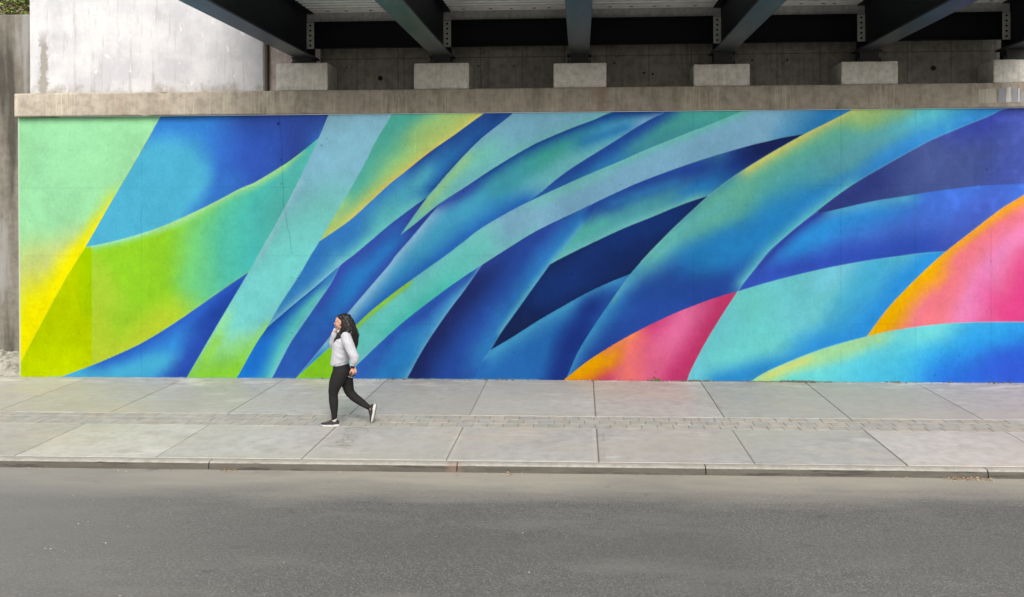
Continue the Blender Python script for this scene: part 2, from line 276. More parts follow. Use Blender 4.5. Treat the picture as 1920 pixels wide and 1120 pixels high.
   ([(1285,595),(1250,640),(1205,700)], 'e06c9a', 22, 50), ([(1210,690),(1200,715)], 'd8607e', 12, 46, .8), ([(1180,640),(1172,715)], 'ea7470', 24, 46), ([(1050,712),(1100,690),(1130,670)], 'eca600', 20, 36), ([(1185,629),(1160,643),(1140,660)], 'ee8a50', 3, 16, .8), ([(1370,560),(1300,700)], 'be3a64', 6, 40, .7)]),
 ('turquoise', PG(L17, S(L18,(1775,471),(1626,631)), L19, [(1270,768)], R(L16)), '6cc6ca', [
   ([(1400,560),(1440,620)], '68c4be', 16, 60), ([(1560,520),(1600,505)], '74c6d8', 10, 40), ([(1480,610),(1540,600)], '70cbd6', 10, 46, .7), ([(1420,640),(1380,660)], '6ccfca', 10, 50, .7), ([(1640,510),(1610,560),(1580,600)], '48aed4', 12, 48), ([(1770,478),(1705,525),(1650,590),(1605,632),(1540,655)], '3096e2', 20, 52),
   ([(1500,672),(1430,695),(1350,712)], '3292d0', 6, 34), ([(1430,695),(1380,715)], '2f88c4', 4, 30), ([(1310,690),(1300,712)], '6cc8d6', 6, 24)]),
 ('bottom right', PG(L20, [(2060,770),(1330,770)], R(L19)), '52c6e6', [
   ([(1420,716),(1500,690),(1580,665)], '70dcd6', 30, 80), ([(1560,680),(1660,645),(1760,615)], '74dcde', 14, 50), ([(1640,700),(1700,690)], '4cc2e6', 10, 60, .7), ([(1420,712),(1490,682),(1560,656),(1640,632)], 'a6dda0', 8, 30), ([(1440,704),(1510,676)], 'cbd87e', 2, 16),
   ([(1940,615),(1850,640),(1780,690)], '34a8f2', 18, 70), ([(1920,670),(1800,712)], '3078e6', 22, 60), ([(1960,700),(1900,700)], '3860dc', 16, 60)]),
 ('big pink', PG(L18, L20), 'f4849c', [
   ([(1960,400),(1870,470),(1820,590)], 'f68cc2', 22, 60), ([(1900,400),(1830,455),(1785,510),(1745,590)], 'f47c86', 12, 42, .9), ([(2000,480),(1940,520),(1900,600),(1930,600)], 'ee4a90', 34, 66), ([(1920,372),(1852,416),(1775,476),(1740,505)], 'f6a62c', 5, 20), ([(1730,515),(1690,555),(1665,600),(1630,630)], 'f3b400', 18, 44)]),
 ('blue leaf', PG(L22, S(L18,(2060,270),(1775,471)), R(L17), S(L15,J8,(1535,401))), '4474d4', [
   ([(1890,368),(1760,395),(1700,410)], '4c78e0', 14, 50), ([(1630,400),(1510,445),(1470,485)], '2f90d8', 26, 68), ([(1700,440),(1650,450)], '4668c4', 10, 60, .7), ([(1540,400),(1620,384),(1700,371)], '52a2cc', 5, 24),
   ([(1390,540),(1440,520),(1500,500),(1640,478),(1770,462)], '3452b6', 10, 40), ([(1850,390),(1790,440)], '4a5cba', 8, 40, .7), ([(1535,402),(1500,425),(1465,455),(1425,500)], '32479c', 3, 22)]),
 ('slate', PG(S(L15,(2060,160),(1535,401)), L22), '485892', [
   ([(1620,350),(1560,390)], '323e7e', 20, 70), ([(1780,250),(1750,330)], '4b5a94', 10, 60, .6), ([(1900,205),(1830,225)], '4250b0', 16, 60), ([(1940,230),(1900,330)], '4c5cae', 20, 80)]),
]
EDGE = [(L13[10:70], 'a8d0b0', 1.3), (L15[6:], '86c8d8', 1.3), (L18[6:], 'ffc860', 1.6), (L20[:40], '9ce4e0', 1.4), (L19[:30], '8ccfe4', 1.2), (C1[:50], 'b8ecc0', 1.2), (C2[:46], 'c2e650', 1.5), (L1[8:], 'f4f050', 1.2), (L10[12:60], '8cc8c4', 1.0), (L9[6:50], '80b8c4', 1.2),
        (L14[20:56], '70b0cc', 1.0), (L16[:30], '94d0d8', 1.2), (L17, '86cad8', 1.2), (L2[26:60], '94d8dc', 1.2), (L7[4:], '86ccd0', 1.0), (L8[4:60], '90bcd8', 1.0), (K3L, '7cbcb8', 1.0), (L12[4:], '84b4d4', 1.0), (EL[:60], '84c4b8', .9)]
def mural_rgb(x, y):
    """sRGB paint colour of the mural at wall points given in photo pixels"""
    wx = x+10*(vnoise(x, y, 48, 1)-.5)+2.5*(vnoise(x, y, 11, 2)-.5); wy = y+10*(vnoise(x, y, 48, 3)-.5)+2.5*(vnoise(x, y, 11, 4)-.5)
    col = np.tile(hx('4a90c0'), (len(x), 1)); speck = vnoise(x, y, 1.7, 5)-.5
    for name, poly, base, sprays in REG:
        bx0, by0 = poly.min(0); bx1, by1 = poly.max(0)
        I = np.nonzero((x >= bx0) & (x <= bx1) & (y >= by0) & (y <= by1))[0]
        if not len(I): continue
        I = I[in_poly(x[I], y[I], poly)]
        if not len(I): continue
        c = np.tile(hx(base), (len(I), 1)); X, Y = wx[I], wy[I]
        for s in sprays:
            pts, h, r0, r1 = s[:4]; rr = r0+(r1-r0)*1.2; k = s[4] if len(s) > 4 else 1
            P = crom(pts, 3) if len(pts) > 2 and len(pts) < 12 else np.array(pts, float)[::(3 if len(pts) > 12 else 1)]
            if r0 <= 6:      # narrow airbrushed edge: strongest at the line, quick fade
                d = dist_line(x[I]*.8+X*.2, y[I]*.8+Y*.2, P, .35)+speck[I]*rr*.07
                u = np.clip((d-r0*.4)/(r0*.4+(r1-r0)*1.35), 0, 1); a = ((1-u)**2*k)[:, None]
            elif r0 > .6*r1:
                d = dist_line(X, Y, P, .35)+speck[I]*6
                u = np.clip((r1-d)/(r1-r0), 0, 1); a = (u*u*(3-2*u)*k)[:, None]
            else:
                d = dist_line(X, Y, P, .35)+speck[I]*rr*.07
                u = np.clip(d/rr, 0, 1); a = ((1-u*u)**2*k)[:, None]
            c = c*(1-a)+hx(h)*a
        col[I] = c
    for P, h, w in EDGE:
        d0 = P.min(0)-4; d1 = P.max(0)+4
        I = np.nonzero((x >= d0[0]) & (x <= d1[0]) & (y >= d0[1]) & (y <= d1[1]))[0]
        d = dist_line(x[I], y[I], P[::2])
        a = (np.clip(1-d/(w*1.6), 0, 1)*.38)[:, None]; col[I] = col[I]*(1-a)+hx(h)*a
    return np.clip(col, 0, 1)
# ---------------------------------------------------------------- big structure
WY, ZT = 15.07, 5.045                    # mural plane and its top
LX0 = at(34, 300, WY).x; LX1 = 12.0
K = 1.0                                  # paint colours seen in the photo over this much light
# mural paint: fine grid over the wall, colours of the artwork as a paint attribute
st = .012; nx = int((LX1-LX0)/st); nz = int(ZT/st)
gx = np.linspace(LX0, LX1, nx+1); gz = np.linspace(-.03, ZT, nz+1); GX, GZ = np.meshgrid(gx, gz)
D = np.stack([GX.ravel(), np.full(GX.size, WY), GZ.ravel()-EYE.z], 1); den = D@np.array(fw)
upx = PX+FP*(D@np.array(rt))/den; upy = PY-FP*(D@np.array(up))/den
lin = 0
for ox, oy in ((-.4, -.15), (.15, -.4), (.4, .15), (-.15, .4)):
    rgb = mural_rgb(upx+ox, upy+oy); lin = lin+np.where(rgb <= .04045, rgb/12.92, ((rgb+.055)/1.055)**2.4)/4
def stain(px, py, r, k):                 # knocks, chips and scuffs of the wall surface
    d = np.hypot(upx-px, (upy-py)); lin[:] = lin*(1-(np.clip(1-d/r, 0, 1)*k)[:, None])
crack = crom([(523,217),(526,245),(528,262),(529,300),(530,340),(532,360),(531,380),(536,405),(539,425),(543,440),(546,468)], 4)
dk = dist_line(upx, upy+2*(vnoise(upx, upy, 7, 8)-.5), crack); lin *= (1-np.clip(1-dk/.9, 0, 1)*.5)[:, None]
for a in [(522,232,4,.9),(527,300,2.2,.7),(528,345,2,.7),(603,273,3.5,.5),(201,300,3,.25),(558,522,2.2,.6),(562,522,1.8,.5),(561,573,2,.5),(548,624,2,.5),(1850,318,3,.5),(1753,704,2.2,.8),(1229,698,2,.6),(1227,709,3,.7)]: stain(*a)
rs = np.random.RandomState(4)
for q in range(90): stain(rs.uniform(40, 1920), rs.uniform(230, 705), rs.uniform(1., 2.2), rs.uniform(.2, .6))
for cx0, cy0, sx, sy, n in [(550,510,9,16,26),(1765,680,35,22,40),(1610,433,50,8,26),(1560,420,40,8,14),(130,620,14,6,10),(1815,420,14,8,14)]:
    for q in range(n): stain(rs.normal(cx0, sx), rs.normal(cy0, sy), rs.uniform(.9, 2.), rs.uniform(.15, .45))
lin *= (1+.10*(vnoise(upx*.8+upy*.6, upy*.8-upx*.6, 3.1, 11)-.5)+.10*(vnoise(upx*.9-upy*.43, upy*.9+upx*.43, 15, 31)-.5)+.16*(vnoise(upx, upy*.6, 60, 12)-.5)+.05*(vnoise(upx*3, upy*.5, 6, 13)-.5))[:, None]
sl = (upx > 1540) & (upy < 400); lin[sl] *= (1+.5*np.clip(vnoise(upx[sl], upy[sl], 14, 21)-.55, 0, 1)*np.clip((upx[sl]-1640)/200, 0, 1))[:, None]
for jx in (265, 778, 1300, 1577, 1717, 1858): # plywood form joints left in the concrete
    dj = np.abs(upx-jx-.8*(vnoise(upx, upy, 50, 15)-.5)); lin *= (1+np.clip(1-dj/1.1, 0, 1)*(.22 if jx == 778 else -.25)*np.clip(vnoise(upx, upy, 45, 16)*2-.4, 0, 1))[:, None]
for jy in (350, 480, 608):
    dj = np.abs(upy-jy-(upx-900)*(-.0035 if jy < 480 else 0)); lin *= (1-np.clip(1-dj/1., 0, 1)*.18*np.clip(vnoise(upx, upy, 90, 17)*3-1.3, 0, 1))[:, None]
edge = np.clip((2.2-(upy-(221-(upx-34)*.0098)))/2.2, 0, 1)[:, None]*.5; lin = lin*(1-edge)+lin*.55*edge  # thin shadow of the ledge painted along the mural's top edge
low = np.clip(1-np.abs(GZ.ravel()-.02-.05*vnoise(upx, upy, 12, 18))/.035, 0, 1)*.0; low = np.clip(1-GZ.ravel()/(.006+.022*vnoise(upx, upy, 9, 18)), 0, 1)*.75*(upx < 1010)*(upx > 90); lin = lin*(1-low[:, None])+np.array([.25, .5, .5])*low[:, None]
wl = np.clip((LX0+.035-GX.ravel())/.02, 0, 1)[:, None]*.8; lin = lin*(1-wl)+np.array([.72, .76, .6])*wl
# the colours above were read off the photograph; divide by the light on the wall (measured on a grey wall), so paint is lighter where the scene shades the wall
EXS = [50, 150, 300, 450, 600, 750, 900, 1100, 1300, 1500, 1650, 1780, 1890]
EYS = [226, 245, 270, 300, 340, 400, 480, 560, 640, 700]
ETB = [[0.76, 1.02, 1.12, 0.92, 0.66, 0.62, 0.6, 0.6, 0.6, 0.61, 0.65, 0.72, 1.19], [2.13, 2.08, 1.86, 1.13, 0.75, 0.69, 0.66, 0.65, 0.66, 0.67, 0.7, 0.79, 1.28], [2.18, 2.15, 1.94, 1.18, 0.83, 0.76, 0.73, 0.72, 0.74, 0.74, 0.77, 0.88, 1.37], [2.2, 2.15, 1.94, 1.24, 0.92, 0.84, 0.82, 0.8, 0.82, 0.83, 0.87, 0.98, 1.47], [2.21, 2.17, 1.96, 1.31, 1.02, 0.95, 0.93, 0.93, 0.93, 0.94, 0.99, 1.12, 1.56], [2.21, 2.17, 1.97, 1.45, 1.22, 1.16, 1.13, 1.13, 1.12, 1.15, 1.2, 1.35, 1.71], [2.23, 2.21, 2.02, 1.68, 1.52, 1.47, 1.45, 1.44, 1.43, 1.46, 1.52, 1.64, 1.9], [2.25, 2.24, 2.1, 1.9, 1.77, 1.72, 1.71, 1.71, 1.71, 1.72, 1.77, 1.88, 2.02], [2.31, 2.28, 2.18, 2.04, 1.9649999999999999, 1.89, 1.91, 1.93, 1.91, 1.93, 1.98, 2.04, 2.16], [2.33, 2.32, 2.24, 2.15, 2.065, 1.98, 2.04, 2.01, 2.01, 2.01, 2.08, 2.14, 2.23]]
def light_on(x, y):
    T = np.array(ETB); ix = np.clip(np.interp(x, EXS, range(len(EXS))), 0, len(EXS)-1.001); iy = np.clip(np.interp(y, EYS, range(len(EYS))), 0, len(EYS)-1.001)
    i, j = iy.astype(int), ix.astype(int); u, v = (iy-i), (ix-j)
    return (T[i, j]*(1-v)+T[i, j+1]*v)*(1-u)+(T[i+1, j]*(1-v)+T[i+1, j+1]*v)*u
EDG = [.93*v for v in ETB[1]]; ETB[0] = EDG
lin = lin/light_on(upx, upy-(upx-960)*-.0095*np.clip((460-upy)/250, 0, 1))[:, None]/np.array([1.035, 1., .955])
lin = np.clip(lin*PAINT, 0, .88)
co = np.stack([GX.ravel(), np.full(GX.size, WY)+.004*(vnoise(upx, upy, 70, 19)-.5), GZ.ravel()], 1)
idx = np.arange((nx+1)*(nz+1)).reshape(nz+1, nx+1)
q4 = np.stack([idx[:-1, :-1], idx[:-1, 1:], idx[1:, 1:], idx[1:, :-1]], -1).reshape(-1)
me = bpy.data.meshes.new('mural'); nv, nf = len(co), len(q4)//4
me.vertices.add(nv); me.vertices.foreach_set('co', co.ravel()); me.loops.add(nf*4); me.loops.foreach_set('vertex_index', q4)
me.polygons.add(nf); me.polygons.foreach_set('loop_start', np.arange(nf)*4); me.update(calc_edges=True)
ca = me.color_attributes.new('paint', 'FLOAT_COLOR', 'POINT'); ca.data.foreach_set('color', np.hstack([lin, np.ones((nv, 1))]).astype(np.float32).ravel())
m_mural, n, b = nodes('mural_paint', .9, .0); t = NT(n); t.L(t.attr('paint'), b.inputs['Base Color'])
h = t.math('ADD', t.math('MULTIPLY', t.noise(9, 5, .6), .7), t.math('ADD', t.math('MULTIPLY', t.noise(90, 4, .7), .25), t.math('MULTIPLY', t.ramp(t.noise(22, 2, .5, t.map((1, 1, 1), (5, 3, 8))), (.2, 0.), (.27, 1.)), .35)))
t.bump(b, h, .35, .012)

ab = empty('abutment_wall', (0, 15.6, 0), 'long concrete bridge abutment painted with a blue, green and pink mural', 'wall')
mural = link('mural', me, m_mural, ab); mural['label'] = 'abstract mural of sweeping blue, green, yellow and pink blades'
def ledge_marks(t, c):   # pale lime runs, rust and dark water stains
    r = t.noise(1., 3, .5, t.map((1.1, 1, .4), (2.2, 0, 0))); d = t.noise(1., 4, .7, t.map((26, 26, .9), (1, 2, 3)))
    c = t.mix(t.math('MULTIPLY', t.ramp(r, (.5, 0.), (.58, 1.)), t.ramp(d, (.5, 0.), (.6, .6))), c, (.43, .39, .3))
    c = t.mix(t.math('MULTIPLY', t.ramp(t.noise(1., 3, .5, t.map((1.7, 1, .3), (7.7, 0, 0))), (.6, 0.), (.68, 1.)), .45), c, (.2, .12, .08))
    return t.mix(t.ramp(t.noise(1., 4, .6, t.map((2.6, 2, .8), (4.1, 0, 2))), (.56, 0.), (.7, .5)), c, (.1, .09, .07))
m_conc = concrete('abutment_concrete', (.16, .14, .11), (.31, .272, .217), (.385, .345, .28), streak=.4, extra=ledge_marks)
def panel_lines(t, c):
    q = t.n.nodes.new('ShaderNodeTexBrick'); t.L(t.map((1, 1, 1), (.3, 0, -5.53)), q.inputs[0])
    mp = q.inputs[0].links[0].from_node; mp.inputs['Rotation'].default_value = (R_(90), 0, 0)
    q.offset = 0; q.inputs['Scale'].default_value = 1; q.inputs['Brick Width'].default_value = .82; q.inputs['Row Height'].default_value = .62; q.inputs['Mortar Size'].default_value = .009
    return t.mix(t.math('MULTIPLY', q.outputs[1], .5), c, (.02, .018, .014))
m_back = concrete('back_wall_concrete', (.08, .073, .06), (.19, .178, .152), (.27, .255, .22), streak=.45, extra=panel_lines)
m_ped = concrete('pedestal_concrete', (.3, .285, .24), (.55, .53, .47), (.66, .64, .58), streak=.5, sc=1.4)
m_face = concrete('wall_body_concrete', (.15, .14, .11), (.28, .26, .22), (.34, .32, .28))
mb = MB(); mb.box(LX0+.01, LX1, WY+.02, 16.5, -.6, 5.05); mb.build('wall_core', m_face, ab)
ZL = 5.50
LL = at(27, 190, 14.95).x
from mathutils import noise as mn
mb = MB(); lp = [(15.066, 5.052), (14.975, 5.052), (14.956, 5.06), (14.95, 5.08), (14.95, 5.2), (14.95, 5.35), (14.95, 5.47), (14.957, 5.492), (14.975, ZL), (16.5, ZL)]; V = []; ns = 460
for i in range(ns+1):
    x = LL+(LX1-LL)*i/ns
    for k, (y, z) in enumerate(lp):
        j = .0025*mn.noise((x*5, k, 3)); ch = max(0, mn.noise((x*3.3, 1.5*(k > 5), 9))-.22)*.055 if k in (2, 3, 6, 7) else 0
        V.append((x, y+j+ch if 0 < k < 9 else y, z-(ch*.6 if k in (6, 7) else -ch*.6 if k in (2, 3) else 0)))
n_ = len(lp); mb.add(V, [(i*n_+k, i*n_+k+1, (i+1)*n_+k+1, (i+1)*n_+k) for i in range(ns) for k in range(n_-1)]+[tuple(range(n_))[::-1], tuple(ns*n_+k for k in range(n_))]); led = mb.build('bridge_seat', m_conc, ab); led['label'] = 'weathered tan concrete ledge above the mural with pale drip streaks'
# painted-over patches at the right end of the ledge
mb = MB()
for x0, x1, y0, y1, c in [(1834,1868,166,194,(.40,.37,.3)),(1871,1886,164,194,(.21,.22,.28)),(1886,1897,163,192,(.5,.5,.48)),(1897,1908,164,193,(.27,.28,.34)),(1908,1913,164,192,(.5,.5,.5)),(1913,1960,172,193,(.3,.31,.34))]:
    a, d = at(x0, y1, 14.946), at(x1, y0, 14.946); w = .008
    mb.add([(a.x, 14.942, a.z), (d.x, 14.942, a.z+.01), (d.x-w, 14.942, d.z), (a.x+w, 14.942, d.z-.02)], [(0, 1, 2, 3)], c)
m_patch, n, b = nodes('cover_paint', .8); t = NT(n); t.L(t.mix(t.ramp(t.noise(1., 5, .6, t.map((30, 30, 3))), (.35, .7), (.7, 0.)), t.attr('tone'), (.25, .235, .2)), b.inputs['Base Color'])
mb.build('paint_patch', m_patch, led, colors=True)
BW = 15.62
XR = LX1
x_white1 = at(495, 150, 15.42).x
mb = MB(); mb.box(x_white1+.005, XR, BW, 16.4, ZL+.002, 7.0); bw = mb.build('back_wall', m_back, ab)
m_hole = flat('dark_hole', (.008, .008, .008), .9)
for hx_, hy_, hr in [(713,147,.05),(1750,128,.05),(1207,137,.022),(1224,139,.022),(897,124,.018),(1410,114,.018),(1476,113,.018),(650,127,.015),(1152,119,.018),(963,124,.015)]:
    p = at(hx_, hy_, BW-.002); mb = MB(); mb.cyl((p.x, BW-.004, p.z), (p.x, BW+.001, p.z), hr, n=20); mb.build('weep_hole' if hr > .03 else 'form_tie_hole', m_hole, bw)
# bearing pedestals
PED = [(517,614),(776,879),(1038,1137),(1301,1406),(1578,1684),(1863,1970)]
random.seed(5)
for i, (x0, x1) in enumerate(PED):
    a = at(x0, 140, 14.99).x; d = at(x1, 140, 14.99).x; zt = at(x0, 119 if i < 3 else (121, 116, 112)[i-3], 14.99).z
    bm = bmesh.new(); bmesh.ops.create_cube(bm, size=1)
    for q in bm.verts: q.co = ((a+d)/2+q.co.x*(d-a), 15.30+q.co.y*.62, (ZL+.002+zt)/2+q.co.z*(zt-ZL-.002))
    bmesh.ops.bevel(bm, geom=bm.edges[:], offset=.012, segments=2, affect='EDGES')
    bmesh.ops.subdivide_edges(bm, edges=[e for e in bm.edges if e.calc_length() > .2], cuts=5, use_grid_fill=True)
    for q in bm.verts: q.co += Vector((random.uniform(-1, 1), random.uniform(-1, 1), random.uniform(-1, 1)))*.0025
    mb = MB(); mb.bm(bm); o = mb.build('bearing_pedestal', m_ped, ab); PED[i] = (a, d, zt)
# whitewashed wall beyond the bridge
def white_stain(t, c):
    x = t.axis(0)
    band = t.ramp(t.math('ADD', x, t.math('MULTIPLY', t.noise(9, 4), .16)), (0., 0.), (1., 0.))
    return c
m_white, n, b = nodes('whitewash', .8, .2); t = NT(n)
base = t.mix(t.ramp(t.noise(1.1, 5, .6), (.42, 0.), (.6, 1.)), (.45, .45, .455), (.36, .36, .375))
base = t.mix(t.ramp(t.noise(1., 6, .65, t.map((9, 9, 1.1))), (.54, 0.), (.7, .75)), base, (.27, .26, .255))
base = t.mix(t.ramp(t.noise(1., 5, .6, t.map((5, 5, 3), (7, 1, 2))), (.6, 0.), (.66, .9)), base, (.5, .5, .5))
zz = t.math('SUBTRACT', t.math('ADD', t.math('MULTIPLY', t.noise(3.2, 6, .7), 1.1), t.math('MULTIPLY', t.noise(1., 4, .6, t.map((14, 14, 2))), .35)), t.math('MULTIPLY', t.axis(2), 1.0))
base = t.mix(t.ramp(zz, (.5, 0.), (.78, .9)), base, (.24, .225, .19))
xl = at(55, 100, 15.42).x
dx = t.math('ABSOLUTE', t.math('SUBTRACT', t.axis(0), .29)); wob = t.math('ADD', dx, t.math('MULTIPLY', t.math('SUBTRACT', t.noise(6, 6, .7), .5), .45))
base = t.mix(t.math('MULTIPLY', t.ramp(wob, (.06, 1.), (.1, 0.)), t.ramp(t.math('SUBTRACT', 1.55, t.axis(2)), (.2, 0.), (.55, .85))), base, (.2, .185, .155))
base = t.mix(t.ramp(t.noise(14, 4, .6, t.map((1, 1, 1), (2, 2, 9))), (.26, .8), (.3, 0.)), base, (.3, .29, .28))
t.L(base, b.inputs['Base Color']); t.bump(b, t.math('ADD', t.noise(5, 6, .6), t.math('MULTIPLY', t.noise(60, 4, .7), .3)), .5, .02)
ww = empty('whitewashed_wall', (xl, 15.42, ZL), 'whitewashed concrete wall with grey stains standing on the ledge left of the bridge', 'wall')
bm = bmesh.new(); bmesh.ops.create_cube(bm, size=1)
for q in bm.verts: q.co = ((xl+x_white1)/2+q.co.x*(x_white1-xl), 16.1+q.co.y*1.36, (ZL+.002+8.3)/2+q.co.z*(8.3-ZL))
bmesh.ops.bevel(bm, geom=bm.edges[:], offset=.02, segments=2, affect='EDGES'); mb = MB(); mb.bm(bm); mb.build('wall', m_white, ww)
mb = MB(); mb.box(x_white1-.001, x_white1+.055, 15.44, 15.6, ZL+.004, 7.0); mb.build('reveal_shade', flat('reveal_shade', (.09, .07, .055), .9), ww)  # dark strip painted as the shade in the reveal beside the wall
# pinkish end of the back wall
xp = at(555, 140, 15.6).x
mb = MB(); mb.box(x_white1+.056, xp+.5, 15.55, BW-.002, ZL+.004, 7.0); mb.build('back_wall_end', concrete('pink_concrete', (.26, .2, .18), (.5, .42, .38), (.58, .5, .46), streak=.7), ab)
# left wing wall, rubble and embankment
def smear(t, c):
    v = t.noise(1., 4, .5, t.map((2.2, 2.2, .25), (1.3, 0, 0)))
    c = t.mix(t.ramp(v, (.38, .75), (.5, 0.)), c, (.025, .023, .018)); return t.mix(t.ramp(v, (.54, 0.), (.64, .7)), c, (.24, .235, .23))
m_wing = concrete('wing_wall_concrete', (.07, .064, .05), (.15, .138, .112), (.19, .176, .148), streak=.3, extra=smear)
wg = empty('wing_wall', (-13, 16.9, 0), 'tall bare concrete wing wall with dark smears left of the mural', 'wall')
ztw = at(30, 27, 16.9).z
mb = MB(); mb.box(-22, at(56, 300, 16.9).x+.35, 16.9, 17.4, -.5, ztw, .03); mb.build('wall', m_wing, wg)
m_rub = concrete('rubble_stone', (.12, .11, .08), (.24, .23, .185), (.33, .32, .28), streak=0, sc=2.5, bump=.9)
rb = empty('rubble_heap', (-10.5, 16, 0), 'pale broken concrete rubble heaped at the foot of the bare wall', 'rubble')
bm = bmesh.new(); bmesh.ops.create_grid(bm, x_segments=90, y_segments=34, size=.5)
from mathutils import noise as mn
for q in bm.verts:
    X = -14+(q.co.x+.5)*(LX0-.01+14); Y = 15.02+(q.co.y+.5)*1.9
    n1 = mn.noise((X*4, Y*4, 1)); n2 = mn.noise((X*11, Y*11, 3)); c1 = mn.cell((X*7+n1, Y*7, 2))
    q.co = (X, Y, -.04+min(1, (Y-15.02)*1.3)*.17+.05*n1+.03*n2+.05*c1*min(1, (Y-15.02)*2))
mb = MB(); mb.bm(bm); mb.build('heap', m_rub, rb)
m_soil = flat('embankment_soil', (.12, .1, .06), .95, var=.4, scale=8, bump=.5)
mb = MB(); mb.add([(-40, 17.35, ztw-.12), (xl+1.5, 17.35, ztw-.12), (xl+1.5, 24, ztw+2.6), (-40, 24, ztw+2.6)], [(0, 1, 2, 3)]); tag(mb.build('embankment', m_soil), kind='structure')
# ground, road, kerb, sidewalk
ZR = -.105
gp = MB(); gp.add([(-200, -200, -.35), (200, -200, -.35), (200, 200, -.35), (-200, 200, -.35)], [(0, 1, 2, 3)]); tag(gp.build('ground', flat('ground', (.2, .19, .17), .95)), kind='structure')
m_asph, n, b = nodes('asphalt', .8, .3); t = NT(n)
c = t.mix(t.ramp(t.noise(.35, 4, .6, t.map((.35, 1, 1))), (.35, 0.), (.65, 1.)), (.066, .065, .061), (.094, .093, .087))
g1 = t.noise(60, 3, .85); g2 = t.noise(44, 3, .8)
c = t.mix(t.ramp(g1, (.36, .6), (.5, 0.)), c, (.04, .04, .037)); c = t.mix(t.ramp(g1, (.54, 0.), (.7, .5)), c, (.3, .295, .28)); c = t.mix(t.ramp(g2, (.38, .5), (.49, 0.)), c, (.05, .049, .046)); c = t.mix(t.ramp(g2, (.53, 0.), (.66, .35)), c, (.2, .197, .187))
gut = t.math('ADD', t.axis(1), t.math('MULTIPLY', t.math('SUBTRACT', t.noise(1., 5, .65, t.map((.35, 1.6, 1))), .5), 1.5))
c = t.mix(t.ramp(t.math('SUBTRACT', gut, 9.0), (.1, 0.), (1., .85)), c, (.245, .228, .188))
c = t.mix(t.ramp(t.math('ABSOLUTE', t.math('SUBTRACT', t.math('ADD', t.axis(0), t.math('MULTIPLY', t.noise(.5, 4), 2.)), 2.)), (0., .25), (.9, 0.)), c, (.055, .054, .05))
c = t.mix(t.ramp(t.noise(1.4, 4, .6, t.map((.5, 1.6, 1), (4, 4, 4))), (.52, 0.), (.7, .5)), c, (.125, .122, .112))
lane = t.math('ABSOLUTE', t.math('SUBTRACT', t.math('ADD', t.axis(1), t.math('MULTIPLY', t.noise(.3, 3), .8)), 8.5)); c = t.mix(t.ramp(lane, (.05, .3), (.55, 0.)), c, (.068, .067, .062))
c = t.mix(t.ramp(t.math('MULTIPLY', t.math('ADD', t.math('ADD', t.axis(0), t.math('MULTIPLY', t.noise(.5, 4), 3.)), 6.), .2), (0., .6), (1., 0.)), c, (.155, .152, .143))  # left side lightened: stronger sky light painted into the asphalt
spot = t.noise(1., 3, .5, t.map((2.4, 3.2, 1), (5, 9, 0))); c = t.mix(t.ramp(spot, (.68, 0.), (.74, .5)), c, (.05, .049, .046))
t.L(c, b.inputs['Base Color']); t.bump(b, t.math('ADD', g1, g2), .5, .006)
mb = MB(); mb.add([(-60, -14, ZR), (60, -14, ZR), (60, 10.3, ZR), (-60, 10.3, ZR)], [(0, 1, 2, 3)]); tag(mb.build('road', m_asph), kind='structure')
def walk_extra(t, c):
    c = t.mix(t.ramp(t.noise(1., 5, .6, t.map((.9, 2.2, 1), (3, 1, 0))), (.6, 0.), (.72, .5)), c, (.5, .49, .46))
    c = t.mix(t.ramp(t.noise(1., 4, .6, t.map((1.2, 1.8, 1), (8, 1, 0))), (.56, 0.), (.7, .5)), c, (.2, .185, .155))
    y = t.axis(1); c = t.mix(t.math('MULTIPLY', t.ramp(t.math('SUBTRACT', y, 13.9), (.3, 0.), (.9, .8)), t.ramp(t.noise(1., 6, .7, t.map((1.3, 3.5, 1), (1, 8, 0))), (.5, 0.), (.6, .8))), c, (.5, .485, .44))
    c = t.mix(t.ramp(t.math('ADD', y, t.math('MULTIPLY', t.noise(16, 5, .7), .12)), (0., 0.), (1., 0.)), c, (.1, .1, .1))
    c = t.mix(t.ramp(t.noise(1., 3, .5, t.map((.33, .8, 1), (2, 4, 0))), (.42, .45), (.56, 0.)), c, (.275, .262, .215))
    c = t.mix(t.ramp(t.noise(7, 2, .4, t.map((1, 1, 1), (2, 7, 0))), (.74, 0.), (.765, .45)), c, (.13, .125, .11))
    return t.mix(t.ramp(t.noise(1., 5, .7, t.map((.5, .9, 1), (21, 4, 0))), (.55, 0.), (.66, .35)), c, (.36, .3, .22))
m_walk = concrete('sidewalk_concrete', (.215, .2, .178), (.312, .30, .28), (.355, .345, .325), streak=0, tone=True, bump=.12, extra=walk_extra, rough=.5)
m_walk.node_tree.nodes['Principled BSDF'].inputs['Specular IOR Level'].default_value = .28
JX = [-24, -21.2, -19.2, -17.3, -15.3, -13.4, -11.45, -9.52, -7.6, -5.66, -3.69, -1.77, .22, 2.22, 4.14, 6.15, 8.1, 10.1, 12.1, 14.1, 16, 18]
YK, YA, YB = 10.37, 11.92, 12.55
m_gap = flat('joint_dirt', (.13, .12, .1), .95)
mb = MB(); mb.box(-24, 18, YK-.017, WY+.015, -.3, -.009); tag(mb.build('sidewalk_bed', m_gap), kind='structure')
mb = MB(); random.seed(11)
LOW = {-3.69: (1.03, 1.25, .06), -1.77: (1.0, 1.2, .035), .22: (.96, .95, .02)}
